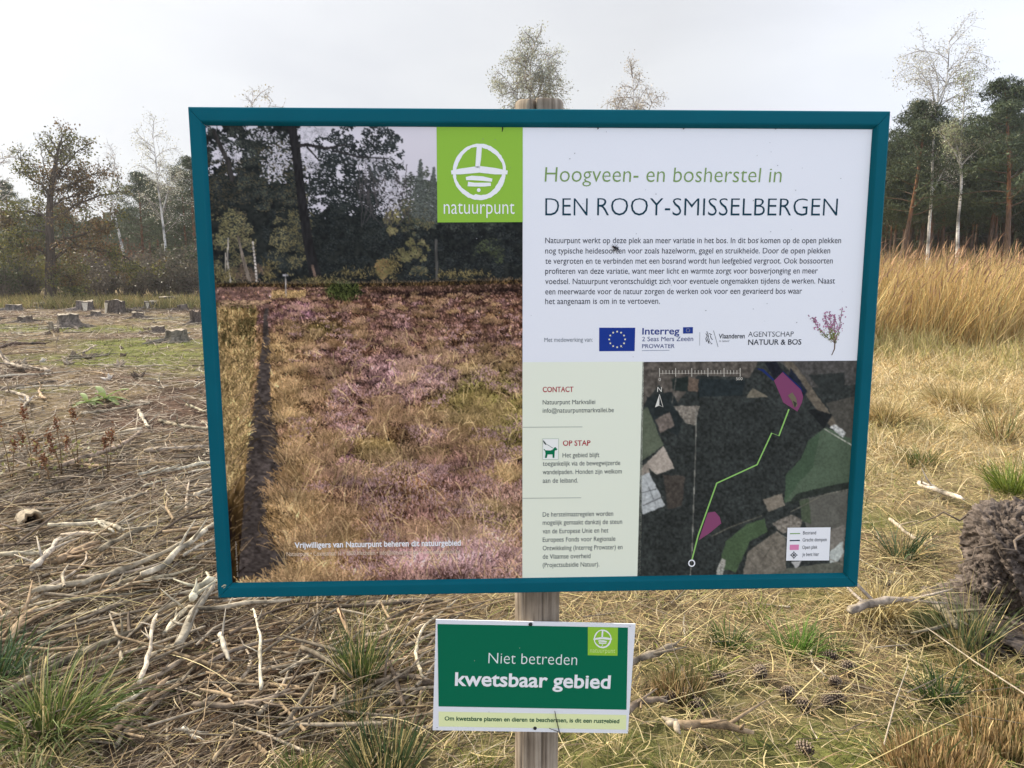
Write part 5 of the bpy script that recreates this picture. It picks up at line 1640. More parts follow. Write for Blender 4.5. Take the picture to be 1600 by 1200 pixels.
tuft('grass_tuft', 1302, 1016, 32, 36, 70, (G4, G1), 'small dark green tuft beside the bright green one', arch=.8, spread=.9, width=.0045, seed=11)
tuft('grass_tuft', 1512, 1022, 112, 66, 160, ((.13, .17, .08), (.17, .20, .10), G2, S1), 'tall grey green tuft in front of the root clod', arch=.35, spread=.45, width=.005, seed=12)
tuft('grass_tuft', 1530, 1060, 50, 130, 260, (G1, S1, S2, (.2, .16, .06)), 'mixed straw and green grass at the foot of the root clod', arch=.9, spread=.8, width=.005, seed=13)
tuft('grass_tuft', 1470, 1096, 62, 52, 150, (G4, G1, (.075, .12, .05)), 'green tuft with straight blades left of the cut stubble', arch=.35, spread=.7, width=.0055, seed=14, lean=(-.25, 0))
tuft('grass_tuft', 1470, 1212, 44, 150, 1700, ((.40, .27, .13), (.46, .33, .17), (.34, .22, .10), (.16, .14, .05)), 'large mown clump of orange tan stubble at the bottom right', arch=.12, spread=.25, width=.0045, blunt=True, seed=15)
tuft('grass_tuft', 1575, 1165, 44, 130, 1400, ((.42, .29, .14), (.48, .36, .18), (.34, .23, .11), (.13, .13, .045)), 'mown tan stubble clump at the right picture edge', arch=.12, spread=.25, width=.0045, blunt=True, seed=16)
tuft('grass_tuft', 1580, 1092, 34, 90, 700, ((.40, .29, .15), (.36, .25, .12), G2), 'smaller stubble clump behind the one at the right edge', arch=.2, spread=.3, width=.0045, blunt=True, seed=17)
tuft('grass_tuft', 1585, 772, 52, 80, 300, ((.16, .20, .03), (.20, .24, .05), (.12, .17, .03)), 'yellow green tussock behind the root clod', arch=.7, spread=.8, width=.008, seed=18)
tuft('grass_tuft', 1440, 728, 34, 52, 220, (G1, G2, S2), 'green tussock in the mown grass near the right rail', arch=.6, spread=.7, width=.008, seed=19)
tuft('grass_tuft', 1376, 962, 105, 76, 260, (S1, S3, S2, S3), 'bleached straw tuft hanging over beside the lower right frame corner', arch=1.9, spread=.8, width=.005, seed=20)
tuft('grass_tuft', 1420, 1205, 62, 100, 130, (G2, S1, (.13, .16, .06)), 'loose tuft of long arching blades at the bottom edge, left of the stubble', arch=1.3, spread=1.2, width=.0055, seed=21, lean=(-.3, 0))
tuft('grass_tuft', 1408, 872, 55, 52, 150, (G4, BG, S2), 'green tuft between the right rail and the root clod', arch=.8, spread=.8, width=.006, seed=22)
tuft('grass_tuft', 468, 1212, 45, 76, 260, (G1, G2, G3, S1), 'fresh green grass patch at the bottom edge below the left board half', arch=.6, spread=.8, width=.0045, seed=23)
tuft('grass_tuft', 752, 1205, 42, 60, 150, (G3, (.20, .20, .04), S1, G2), 'yellow green grass at the bottom edge just left of the post', arch=.5, spread=.7, width=.004, seed=24)
tuft('grass_tuft', 960, 1175, 60, 90, 90, (S1, G3, S3), 'sparse thin grass right of the post foot', arch=.6, spread=.8, width=.003, seed=25)
tuft('grass_tuft', 1060, 1205, 60, 60, 80, (G2, S1, S3), 'sparse green grass at the bottom edge below the forked branch', arch=.5, spread=.7, width=.0035, seed=26)
tuft('grass_tuft', 1385, 660, 42, 90, 700, (S1, (.46, .33, .15), (.5, .38, .2), (.25, .2, .08)), 'dense golden tussock touching the right rail', arch=.9, spread=.9, width=.008, seed=27)
tuft('grass_tuft', 1500, 640, 42, 120, 800, (S1, (.46, .34, .15), (.5, .38, .2), (.26, .22, .08)), 'broad golden green tussock in the mown grass', arch=.8, spread=.9, width=.009, seed=28)
tuft('grass_tuft', 1560, 690, 70, 70, 150, ((.24, .15, .07), S2, G2), 'tall russet stemmed tuft at the right picture edge', arch=.4, spread=.7, width=.006, seed=29, lean=(-.2, 0))

# mullein rosettes
for k, (px, py, s_, lab) in enumerate(((137, 632, 1.0, 'broad leaved mullein rosette with one upright pale green leaf'), (165, 626, 1.3, 'flat mullein rosette of pale green leaves on bare soil'))):
    rs = np.random.default_rng(k + 3); c, t_ = ground_pt(px, py); root = empty('mullein', c); tag(root, lab, 'plant', 'mullein rosettes')
    for q in range(9):
        th = q * 2.4; up = .55 if q < 3 else .15
        ln_ = .20 * s_ * rs.uniform(.7, 1.1); w = .062 * s_
        P = []
        for t2 in np.linspace(0, 1, 7):
            wd = w * math.sin(math.pi * min(1, t2 * .92 + .06)) ** .8
            x = ln_ * t2; z = .02 + ln_ * (up * 1.6 * t2 - .5 * t2 * t2)
            for sd in (-1, 0, 1): P.append((x * math.cos(th) - sd * wd / 2 * math.sin(th), x * math.sin(th) + sd * wd / 2 * math.cos(th), z + abs(sd) * .012))
        f = [(r_ * 3 + c_, r_ * 3 + c_ + 1, r_ * 3 + c_ + 4, r_ * 3 + c_ + 3) for r_ in range(6) for c_ in range(2)]
        mesh_obj('leaf', P, np.array(f), M['leaf'], root, np.tile(np.array((.26, .33, .12)) * rs.uniform(.85, 1.15), (21, 1)), True)

# dry brown seed heads
GP = 'dry seed head stalks beside the slash'
for k, (px, pb, heads) in enumerate(((52, 742, [(50, 645), (37, 686), (60, 697)]), (122, 735, [(124, 645), (108, 690)]), (97, 745, [(99, 660), (82, 682), (88, 700)]), (18, 752, [(3, 664), (15, 697)]), (168, 745, [(170, 688), (180, 682)]), (78, 760, [(75, 715), (66, 722)]))):
    rs = np.random.default_rng(60 + k); c, t_ = ground_pt(px, pb); s = t_ / F
    root = empty('seed_head_plant', c)
    tag(root, ['dry stalk with three russet seed heads left of the dark slanting branch', 'dry stalk with two russet seed heads, tallest on the right', 'dry stalk with three seed heads in the middle of the group', 'dry stalk with seed heads at the left picture edge', 'low dry stalk with twin seed heads near the dark branch', 'shortest dry stalk with two small seed heads at the front'][k], 'plant', GP)
    st = Acc()
    for (hx, hy) in heads:
        tip = np.array(((hx - px) * s, rs.normal(0, .03), (pb - hy) * s * 1.02))
        tube(st, [(0, 0, -.02), tip * .5 + np.array((.01, 0, .01)), tip], [.0035, .003, .002], 5, (.16, .10, .05))
        hd = Acc(); n = 60
        pos = tip + rs.normal(size=(n, 3)) * np.array((.012, .012, .028)) * (t_ / 5.5)
        leaves(hd, pos, .022 * t_ / 5.5, vary((.17, .075, .035), n, .3, rs), .7, rs)
        hd.build('seed_head', M['leaf'], root)
    lf = Acc(); n = 30
    pos = np.stack([rs.normal(0, .07, n), rs.normal(0, .07, n), rs.uniform(.02, .30, n)], 1)
    leaves(lf, pos, .038, pick([(.26, .22, .09), (.28, .19, .10), (.2, .2, .07)], n, .2, rs), .6, rs)
    st.build('stalk', M['stick'], root); lf.build('foliage', M['leaf'], root)


# pine cones
def cone_mesh():
    a = Acc(); rs = np.random.default_rng(9)
    ellipsoid(a, (0, 0, 0), (.0245, .017, .017), (.035, .024, .017), 12, 8)
    for k in range(70):
        u = (k + .5) / 70; x = -.026 + .052 * u; th = k * 2.39996
        rr = .019 * math.sqrt(max(.05, 1 - (x / .030) ** 2)) + .002
        cx_, cy_, cz_ = x, rr * math.cos(th), rr * math.sin(th)
        n_ = np.array((.35, math.cos(th), math.sin(th))); n_ /= np.linalg.norm(n_)
        t1 = np.array((0, -math.sin(th), math.cos(th))); t2 = np.cross(n_, t1)
        c0 = np.array((cx_, cy_, cz_)); w = .0052
        tipv = c0 + n_ * .0055
        a.add([c0 - t1 * w, c0 - t2 * w * .7, c0 + t1 * w, c0 + t2 * w * .7, tipv], np.array([(0, 1, 4), (1, 2, 4), (2, 3, 4), (3, 0, 4)]), np.array([(.085, .06, .042)] * 4 + [(.34, .27, .20)]))
    return a


cone0 = cone_mesh().build('pine_cone', M['cone'])
CL = [(1048, 1101, 1.0, 'pine cone at the left of three by the dark arched branch'), (1075, 1098, 1.15, 'largest pine cone in the middle of three under the trimmed tuft'), (1090, 1112, .95, 'pine cone at the right of three, above the forked branch'),
      (1123, 1069, 1.0, 'single pine cone between the trimmed tuft and the low green tuft'), (1187, 1061, 1.1, 'grey pine cone below the low green tuft'), (1325, 1053, 1.1, 'pine cone right below the small dark green tuft'),
      (1296, 1035, 1.0, 'pine cone just under the bright green tuft'), (1229, 1093, 1.0, 'pine cone left of the pair in the moss'), (1255, 1112, 1.0, 'pine cone in the moss, front one of a pair'), (1291, 1107, .9, 'pine cone right of the pair in the moss'),
      (1306, 1101, 1.0, 'dark pine cone at the right end of the row in the moss'), (1257, 1181, 1.0, 'pine cone nearest the bottom edge of the picture'), (1304, 1075, .9, 'pine cone half way between the bright tuft and the row in the moss')]
for k, (px, py, s_, lab) in enumerate(CL):
    o = cone0 if k == 0 else cone0.copy()
    if k: COL.objects.link(o)
    c, t_ = ground_pt(px, py); o.location = c + Vector((0, 0, .026)); o.rotation_euler = (k * .7, .15 * math.sin(k * 3), k * 1.9); o.scale = (s_,) * 3
    tag(o, lab, 'pine cone', 'pine cones on the moss')


# upturned root clod
c, t_ = ground_pt(1580, 985)
root = empty('root_clod', c); tag(root, 'large grey brown upturned clod of soil and roots at the right picture edge', 'root clod')
n, m = 150, 96
th = np.linspace(0, 2 * math.pi, n, endpoint=False)[None, :]; ph = np.linspace(-math.pi / 2 + .05, math.pi / 2 - .02, m)[:, None]
dx = np.cos(ph) * np.cos(th); dy = np.cos(ph) * np.sin(th); dz = np.sin(ph) * np.ones_like(th)
sgn = lambda q, p_: np.sign(q) * np.abs(q) ** p_
i = np.arange(m - 1)[:, None] * n + np.arange(n)[None, :]; j = np.arange(m - 1)[:, None] * n + (np.arange(n)[None, :] + 1) % n
cf = np.stack([i, j, j + n, i + n], -1).reshape(-1, 4)
a = Acc(); PTS = []; DIR = []
for q, (cx_, cy_, cz_, rx_, ry_, rz_) in enumerate(((.14, .03, .34, .24, .22, .23), (-.02, -.02, .40, .15, .17, .15), (.28, -.04, .42, .22, .2, .19), (.06, .02, .19, .16, .2, .17), (.26, -.06, .20, .24, .2, .2), (.02, -.12, .30, .12, .1, .13), (.12, -.16, .46, .11, .10, .09), (-.09, -.02, .25, .08, .10, .10), (.30, -.2, .30, .12, .1, .16), (.16, .06, .02, .40, .36, .13), (-.12, -.10, .0, .16, .16, .08))):
    s1 = 50 + 9 * q
    nx = fbm(dx * 2.0 + dz * 1.3 + 5, dy * 2.0 - dz * 1.1 + 7, s1, 3) - .5; nf = fbm(dx * 6 + dz * 5, dy * 6 - dz * 7, s1 + 1, 4) - .5
    nh = fbm(dx * 22 + dz * 15, dz * 26 - dy * 20, s1 + 2, 3) - .5; nr = np.abs(fbm(dx * 4 + 2 * dz, dz * 7 + dy * 4, s1 + 3, 4) - .5)
    rad = 1.0 + .55 * nx + .38 * nf + .16 * nh - 1.6 * np.clip(.07 - nr, 0, 1)
    P_ = np.stack([cx_ - .045 + rx_ * sgn(dx, .8) * rad, cy_ + ry_ * dy * rad, cz_ + rz_ * sgn(dz, .8) * rad], -1).reshape(-1, 3)
    c_ = (np.array((.105, .085, .072)) * (.55 + 1.2 * (nf[..., None] + .3)) * (.8 + .5 * vnoise(dx * 3 + q, dz * 3, 5)[..., None])).reshape(-1, 3)
    a.add(P_, cf, c_); PTS.append(P_); DIR.append(np.stack([dx, dy, dz], -1).reshape(-1, 3))
a.build('soil_body', M['soil'], root, False)
PTS = np.concatenate(PTS); DIR = np.concatenate(DIR)
a = Acc(); rs = np.random.default_rng(31); n_ = 1500
k = rs.integers(0, len(PTS), n_)
P0 = PTS[k]; d0 = DIR[k] * .6 + rs.normal(size=(n_, 3)) * .8
blades(a, P0 - d0 * .01, d0, rs.gamma(2, .022, n_) + .01, np.full(n_, .0018), rs.uniform(.2, 2, n_), 4, pick([(.16, .13, .11), (.24, .19, .14), (.10, .08, .07)], n_, .25, rs), rs)
for q in range(26):
    p = PTS[rs.integers(0, len(PTS))]; d = p - np.array((0, 0, .3)); d /= np.linalg.norm(d); w = rs.normal(size=3) * .5
    tube(a, [p - d * .04, p + d * .02 + w * .03, p + w * .12 + d * .03], [.005, .004, .0015], 5, (.15, .12, .10))
for q in range(9):
    th_ = rs.uniform(2.2, 5.2); z0 = rs.uniform(.12, .5); d = np.array((math.cos(th_), math.sin(th_), rs.uniform(-.3, .5)))
    p0 = np.array((.04, 0, z0)) + d * .16
    Q = [p0 + d * .30 * f_ + np.array((0, 0, -.10)) * f_ ** 2 + rs.normal(size=3) * .015 for f_ in np.linspace(0, 1, 6)]
    tube(a, Q, np.linspace(.009, .002, 6) * rs.uniform(.5, 1.2), 6, (.14, .11, .085))
a.build('root_fibres', M['stick'], root)
a = Acc()
for q in range(70):
    th_ = rs.uniform(2.0, 5.6); r_ = .26 + abs(rs.normal(0, .16)); s_ = .006 + .03 * rs.random() ** 3
    k0 = len(a.V); ellipsoid(a, (0, 0, 0), (s_, s_ * .9, s_ * .7), np.array((.12, .10, .085)) * rs.uniform(.6, 1.3), 8, 6)
    Vq = a.V[-1]; a.V[-1] = Vq * (1 + .7 * (rs.random((len(Vq), 1)) - .5)) + np.array((.05 + r_ * math.cos(th_), r_ * math.sin(th_), s_ * .5 + .01))
cr_ = a.build('soil_crumbs', M['soil'], root); cr_['kind'] = 'stuff'
tuft('grass_tuft', 1540, 792, 30, 90, 110, (S1, S2, G2), 'thin straw grass hanging over the back edge of the root clod', arch=1.6, spread=1.1, width=.0035, seed=41)
tuft('grass_tuft', 1592, 1010, 60, 70, 120, (S1, S3, S2, G2), 'straw grass leaning against the right side of the root clod', arch=1.0, spread=.8, width=.004, seed=42)
tuft('grass_tuft', 1180, 962, 26, 60, 160, ((.20, .23, .05), (.16, .19, .05), S2), 'short yellow green grass just under the lower frame', arch=.9, spread=1.1, width=.004, seed=43)
tuft('grass_tuft', 1110, 1050, 26, 80, 190, ((.17, .21, .05), G2, S1), 'short green grass patch between the trimmed tuft and the bright tuft', arch=.9, spread=1.1, width=.004, seed=44)
# mossy mound beside the clod
c, t_ = ground_pt(1445, 985); a = Acc()
ellipsoid(a, (0, 0, 0), (.085, .08, .07), (.11, .115, .045), 24, 14)
V = a.V[-1]; a.V[-1] = V * (1 + .5 * (fbm(V[:, 0] * 22 + 3, V[:, 2] * 22 + V[:, 1] * 9, 4, 3) - .5))[:, None]
rs = np.random.default_rng(6); nn = 700; k = rs.integers(0, len(V), nn); b0 = a.V[-1][k] * rs.uniform(.96, 1.0, (nn, 1))
blades(a, b0, b0 / .08 + rs.normal(size=(nn, 3)) * .7, rs.uniform(.012, .03, nn), np.full(nn, .003), np.full(nn, .5), 2, pick([(.16, .17, .05), (.10, .12, .04), (.22, .18, .09)], nn, .2, rs), rs)
o = a.build('mossy_mound', M['straw'], None); o.location = c + Vector((0, 0, .02)); tag(o, 'small mossy mound under the pale sawn branch near the root clod', 'mound')

# ------------------------------------------------------------------ ground litter, hay and grass (uncountable)
rs = np.random.default_rng(55)


def scatter(n, x0, x1, y0, y1, fan=False, pw=1.0):
    y = y0 + (y1 - y0) * rs.random(n) ** pw
    x = rs.uniform(x0, x1, n) * (y if fan else 1)
    return x, y


def lay(acc, x, y, ln, wd, col, lift=(0.0, .03), tilt=.18, droop=.5, nseg=3, ang=None):
    n = len(x)
    if n == 0: return
    th = rs.random(n) * 6.283 if ang is None else ang
    base = np.stack([x, y, height(x, y) + rs.uniform(lift[0], lift[1], n)], 1)
    d0 = np.stack([np.cos(th), np.sin(th), np.abs(rs.normal(0, tilt, n))], 1)
    side = np.stack([-np.sin(th), np.cos(th), rs.normal(0, .35, n)], 1)
    blades(acc, base, d0, ln, wd, droop * rs.uniform(-.1, 1.0, n), nseg, col, rs, side, curl=.75)


# straw and fine twigs near the viewer
a = Acc()
x, y = scatter(80000, -1.0, 1.0, 1.75, 7.2, True, .8); x = x * .95
s_, m_, h_ = cover(x, y)
left = np.clip(-(x + .15 * y - .6) / 1.2, 0, 1)
keep = (rs.random(len(x)) > .85 * m_ + .5 * s_) & (rs.random(len(x)) > np.clip(left * np.clip((y - 3.6) / 2.2, 0, .72), 0, 1))
x, y, left = x[keep], y[keep], left[keep]; n = len(x)
colA = pick([S1, S2, (.50, .41, .21), (.29, .20, .10), (.21, .15, .085), (.38, .31, .19), (.16, .17, .05)], n, .25, rs)
colB = pick([(.31, .25, .17), (.20, .15, .10), (.12, .09, .065), (.42, .35, .25), (.27, .20, .12)], n, .3, rs)
cB = rs.random(n) < left * .7
col = np.where(cB[:, None], colB, colA)
ang = np.where(rs.random(n) < .35 * left + .1, rs.normal(.85, .35, n), rs.random(n) * 6.283)
lay(a, x, y, rs.gamma(2.6, .036, n) + .03, rs.uniform(.0016, .0040, n) * (1 + .10 * (y - 2)), col, (0, .035), .22, .6, 4, ang)
tag(a.build('straw_litter', M['straw']), kind='stuff')
# long loose stems arching over the litter
a = Acc()
x, y = scatter(480, -.8, .8, 1.9, 6.0, True, .9); n = len(x)
lay(a, x, y, rs.uniform(.3, .8, n), rs.uniform(.0022, .004, n), pick([S1, S3, S2, (.46, .38, .22)], n, .15, rs), (.01, .05), .35, .75, 7)
tag(a.build('loose_straw', M['straw']), kind='stuff')
# brushwood: fine twigs of the slash
a = Acc()
for k in range(3000):
    y_ = 2.2 + 5.0 * rs.random() ** 1.25; x_ = -y_ * rs.uniform(.12, .85) if rs.random() < .85 else rs.uniform(-.6, 2.2)
    th = rs.normal(.8, .5) if rs.random() < .6 else rs.uniform(0, 3.14)
    ln_ = rs.gamma(2.4, .10) + .06; r_ = .0016 + .0085 * rs.random() ** 2.6 * (1 if x_ < -.3 else .3)
    z0 = float(height(x_, y_)) + rs.uniform(.005, .07); d = np.array((math.cos(th), math.sin(th), rs.normal(0, .07))); w = np.array((-math.sin(th), math.cos(th), .3)) * rs.normal(0, .035) * ln_
    p = np.array((x_, y_, z0))
    tube(a, [p, p + d * ln_ * .5 + w, p + d * ln_], [r_, r_ * .9, r_ * .5], 4, np.array([PALE, TAN, GREY, DARK, GREY, TAN][rs.integers(0, 6)]) * rs.uniform(.7, 1.2), False)
tag(a.build('brushwood', M['stick'], smooth=True), kind='stuff')
# chips and debris over the clearing
a = Acc()
x, y = scatter(42000, -.92, -.10, 4.6, 30, True, 1.0); n = len(x)
s_, m_, h_ = cover(x, y)
k = rs.random(n) > .72 * m_; x, y = x[k], y[k]; n = len(x)
lay(a, x, y, rs.gamma(2.2, .085, n) + .05, rs.uniform(.006, .016, n) * (.55 + .05 * y), pick([(.36, .30, .22), (.26, .20, .14), (.13, .095, .07), (.19, .14, .095), (.44, .38, .30)], n, .25, rs, [.15, .25, .3, .22, .08]), (0, .04), .14, .3, 2)
tag(a.build('wood_chip_litter', M['straw']), kind='stuff')
# low green growth and moss
a = Acc()
x, y = scatter(60000, -.9, .75, 1.9, 27, True, 1.0)
s_, m_, h_ = cover(x, y)
k = rs.random(len(x)) < m_ ** 1.4 * np.where(y < 7, .98, .75); x, y = x[k], y[k]; n = len(x)
base = np.stack([x, y, height(x, y)], 1)
blades(a, base, np.stack([rs.normal(0, .6, n), rs.normal(0, .6, n), np.ones(n)], 1), rs.uniform(.02, .06, n) * (1 + .03 * y), rs.uniform(.003, .006, n) * (1 + .12 * y), np.full(n, .9), 3, pick([(.12, .15, .03), (.17, .19, .04), (.24, .25, .05), (.09, .12, .04), (.30, .26, .11)], n, .22, rs), rs)
tag(a.build('moss_and_short_grass', M['grass']), kind='stuff')
# mown hay on the right
a = Acc()
x, y = scatter(120000, .10, 1.25, 4.4, 17, True, .75)
s_, m_, h_ = cover(x, y)
cl = fbm(x / .55, y / .55, 61, 3)
k = rs.random(len(x)) < h_ * (.45 + .9 * cl); x, y, cl = x[k], y[k], cl[k]; n = len(x)
base = np.stack([x, y, height(x, y) - .02], 1)
tone = fbm(x / .9 + 4, y / .9, 67, 3)
c1 = pick([(.54, .405, .20), (.60, .49, .29), (.45, .32, .14), (.64, .54, .34)], n, .24, rs); c2 = pick([(.36, .30, .13), (.24, .22, .08), (.44, .36, .18)], n, .2, rs)
col = np.where((rs.random(n) < np.clip((tone - .38) * 4, .12, .85))[:, None], c2, c1)
blades(a, base, np.stack([rs.normal(0, .55, n), rs.normal(0, .55, n), np.ones(n) * rs.uniform(.25, 1.0, n)], 1), rs.uniform(.10, .30, n) * (.6 + .8 * cl), rs.uniform(.003, .0055, n) * (.6 + .12 * y), rs.uniform(.3, 1.3, n), 3, col, rs)
tag(a.build('mown_hay', M['straw']), kind='stuff')
# tall golden grass
a = Acc()
n = 100000
y = 13.2 + 17 * rs.random(n) ** 1.5; x = y * rs.uniform(.10, 1.15, n)
front = 14.0 + 2.4 * (fbm(x / 1.2, y / 1.2, 71, 4) - .5) * 2
k = (y > front) & (x > 2.2) & (rs.random(n) < .35 + 1.3 * fbm(x / .45, y / .45, 79, 2)); x, y = x[k], y[k]; n = len(x); fr = front[k]
base = np.stack([x, y, height(x, y) - .02], 1)
gz = np.clip((fbm(x / 2.4, y / 3.0, 73, 3) - .36) * 4, 0, 1) * np.clip(1 - (y - fr) / 3.5, 0, 1)
c1 = pick([(.56, .385, .16), (.50, .33, .125), (.58, .435, .215), (.42, .265, .095), (.40, .33, .13)], n, .24, rs); c2 = pick([(.42, .37, .15), (.32, .31, .10), (.50, .42, .20)], n, .18, rs)
col = np.where((rs.random(n) < gz * .8 + .06)[:, None], c2, c1)
hh = rs.uniform(.65, 1.12, n) * (1.0 + 1.15 * fbm(x / .9, y / 1.2, 75, 3)) * (1 - .22 * gz) * rs.choice([1, 1, 1, .6, .4], n)
blades(a, base, np.stack([rs.normal(.10, .22, n) + 1.1 * (fbm(x / .7, y / .7, 77, 2) - .5), rs.normal(0, .22, n), np.ones(n)], 1), hh, rs.uniform(.007, .013, n) * (.7 + .025 * y), rs.uniform(0, .55, n), 4, col, rs)
q = rs.random(n) < .10; bq = base[q]; nq = len(bq)
blades(a, bq + np.array([0, 0, 1.0]) * (hh[q] * .92)[:, None] + np.array((.12, 0, 0)), np.stack([rs.normal(.35, .25, nq), rs.normal(0, .2, nq), np.ones(nq)], 1), rs.uniform(.16, .34, nq), np.full(nq, .022), rs.uniform(.1, .8, nq), 3, pick([(.26, .15, .09), (.34, .21, .12)], nq, .2, rs), rs)
tag(a.build('tall_golden_grass', M['straw']), kind='stuff')
# ragged half height grass in front of it
a = Acc()
n = 26000; y = rs.uniform(10.6, 15.5, n); x = y * rs.uniform(.12, 1.15, n)
pz = fbm(x / .9 + 2, y / .7, 91, 4); k = rs.random(n) < np.clip((pz - .42) * 5, 0, 1) * np.clip((y - 10.4) / 3.2, 0, 1) ** 1.5; x, y, pz = x[k], y[k], pz[k]; n = len(x)
base = np.stack([x, y, height(x, y) - .02], 1)
col = pick([(.50, .40, .19), (.40, .35, .14), (.30, .29, .10), (.56, .44, .23)], n, .2, rs)
blades(a, base, np.stack([rs.normal(0, .35, n), rs.normal(0, .35, n), np.ones(n)], 1), rs.uniform(.2, .5, n) * (.5 + (y - 10) / 5), np.full(n, .011), rs.uniform(.1, 1.0, n), 4, col, rs, curl=.3)
tag(a.build('half_height_grass', M['straw']), kind='stuff')
# rough grass strip below the left tree line
a = Acc()
n = 26000; y = rs.uniform(29, 37, n); x = y * rs.uniform(-1.0, -.05, n)
hm = fbm(x / 2.5, y / 2, 81, 3); base = np.stack([x, y, height(x, y) - .03], 1)
col = pick([(.30, .25, .10), (.22, .20, .07), (.36, .27, .12), (.17, .16, .06)], n, .2, rs)
blades(a, base, np.stack([rs.normal(0, .35, n), rs.normal(0, .35, n), np.ones(n)], 1), rs.uniform(.2, .6, n) * (.3 + 1.3 * hm), np.full(n, .03), rs.uniform(.2, 1, n), 3, col, rs)
tag(a.build('rough_verge_grass', M['straw']), kind='stuff')
# ------------------------------------------------------------------ trees and shrubs
def trace(pts, y, rs=None, dy=0.0):
    out = []
    for k, (px, py) in enumerate(pts):
        yy = y + dy * k / max(1, len(pts) - 1)
        d = ray(px, py); t_ = yy / d.y
        out.append(np.array((d.x * t_, yy, EYE + d.z * t_)))
    return out


def wander(p, d, L_, n, rs, wob=.15, trop=0.0):
    P = [np.array(p, float)]; d = np.array(d, float); d /= np.linalg.norm(d)
    for k in range(n):
        d = d + rs.normal(size=3) * wob + np.array((0, 0, trop)); d /= np.linalg.norm(d)
        P.append(P[-1] + d * L_ / n)
    return P, d


def twigs(acc, src, count, L_, r, rs, lv, tips, n=5, trop=.03, wob=.18, up=.4, sides=4, col=(.1, .08, .06), kids=(4, 3), tmin=.25, shrink=.55):
    """branches along the polyline src, recursively; tips collects points for leaves"""
    src = np.asarray(src); m = len(src)
    for k in range(count):
        u = tmin + (1 - tmin) * (k + rs.random()) / count
        f = u * (m - 1); i = min(int(f), m - 2); p = src[i] * (1 - (f - i)) + src[i + 1] * (f - i)
        ax = src[i + 1] - src[i]; ax = ax / (np.linalg.norm(ax) + 1e-9)
        o = rs.normal(size=3); o -= ax * (o @ ax); o /= np.linalg.norm(o) + 1e-9
        d = ax * rs.uniform(.25, .9) + o * rs.uniform(.6, 1.1) + np.array((0, 0, up))
        l_ = L_ * rs.uniform(.6, 1.2) * (1.15 - .5 * u)
        P, _ = wander(p, d, l_, n, rs, wob, trop)
        tube(acc, P, np.linspace(r, r * .35, len(P)), sides, np.array(col) * rs.uniform(.8, 1.2), False)
        if lv > 0:
            twigs(acc, P, kids[0], l_ * shrink, r * .5, rs, lv - 1, tips, max(3, n - 1), trop, wob, up * .6, max(3, sides - 1), col, kids[1:] or (2,), .2, shrink)
        else:
            tips.extend(P[1:])


def tree_root(name, x, y, lab, cat, group=None):
    o = empty(name, (x, y, float(height(x, y)))); tag(o, lab, cat, group); return o


def rebase(acc, loc):
    for k in range(len(acc.V)): acc.V[k] = acc.V[k] - np.asarray(loc)


# --- the oak on the left
rs = np.random.default_rng(301)
Yo = 32.0
tr = trace([(80, 478), (79, 440), (79, 400), (77, 350), (78, 315), (82, 280), (88, 250), (93, 222)], Yo)
base = tr[0]; root = tree_root('oak_tree', base[0], base[1], 'spreading brown leaved oak standing alone on the left of the clearing', 'tree')
loc = np.array(root.location)
BK = (.075, .058, .045)
a = Acc(); tips = []
tube(a, resample(tr, 24), np.linspace(.25, .04, 24) * np.concatenate([[1.35, 1.12], np.ones(22)]), 10, BK, True, .06, rs)
limbs = [([(81, 408), (95, 393), (125, 384), (150, 391), (180, 394), (205, 404), (230, 424)], .075), ([(81, 388), (105, 374), (140, 364), (182, 350)], .06), ([(80, 345), (110, 326), (150, 308), (188, 300)], .065),
         ([(81, 302), (105, 290), (130, 280), (165, 268)], .055), ([(78, 402), (60, 388), (32, 383), (0, 388)], .07), ([(77, 348), (55, 332), (25, 334), (-8, 345)], .06), ([(78, 308), (65, 291), (45, 276), (35, 258), (25, 240)], .05),
         ([(83, 280), (102, 256), (122, 236), (140, 224)], .045), ([(84, 268), (95, 240), (97, 208)], .035), ([(81, 292), (70, 262), (64, 232)], .04), ([(82, 430), (100, 427), (112, 440), (108, 452)], .05), ([(79, 370), (60, 360), (35, 362), (10, 360)], .05), ([(80, 322), (100, 312), (125, 300), (140, 290)], .045)]
for k, (pt, r) in enumerate(limbs):
    P = resample(trace(pt, Yo, dy=rs.uniform(-1.8, 1.8)), 12); P[1:] += rs.normal(size=(11, 3)) * .03
    tube(a, P, np.linspace(r, r * .3, 12), 7, BK, False)
    twigs(a, P, 11, .92, r * .36, rs, 2, tips, 5, .03, .24, .2, 4, BK, (6, 4), .15, .55)
twigs(a, tr[3:], 18, 1.05, .026, rs, 2, tips, 5, .03, .2, .3, 4, BK, (5, 4), .1, .55)
rebase(a, loc); a.build('trunk', M['bark'], root)
T = np.array(tips) - loc
top_ = T[:, 2]
k = rs.random(len(T)) < np.where(top_ > 5.6, .16, np.where(top_ > 4.3, .42, .75)); T = T[k]
T = np.repeat(T, 3, 0) + rs.normal(size=(3 * len(T), 3)) * .14
b = Acc(); tone = fbm(T[:, 0] / 1.1 + 9, T[:, 2] / 1.1, 5, 3)
cA = pick([(.14, .10, .04), (.11, .085, .035), (.15, .085, .035)], len(T), .25, rs); cB = pick([(.085, .095, .03), (.11, .11, .035), (.16, .14, .03)], len(T), .25, rs)
leaves(b, T, rs.uniform(.07, .13, len(T)), np.where((tone > .5)[:, None], cA, cB), .65, rs)
b.build('crown', M['leaf'], root)


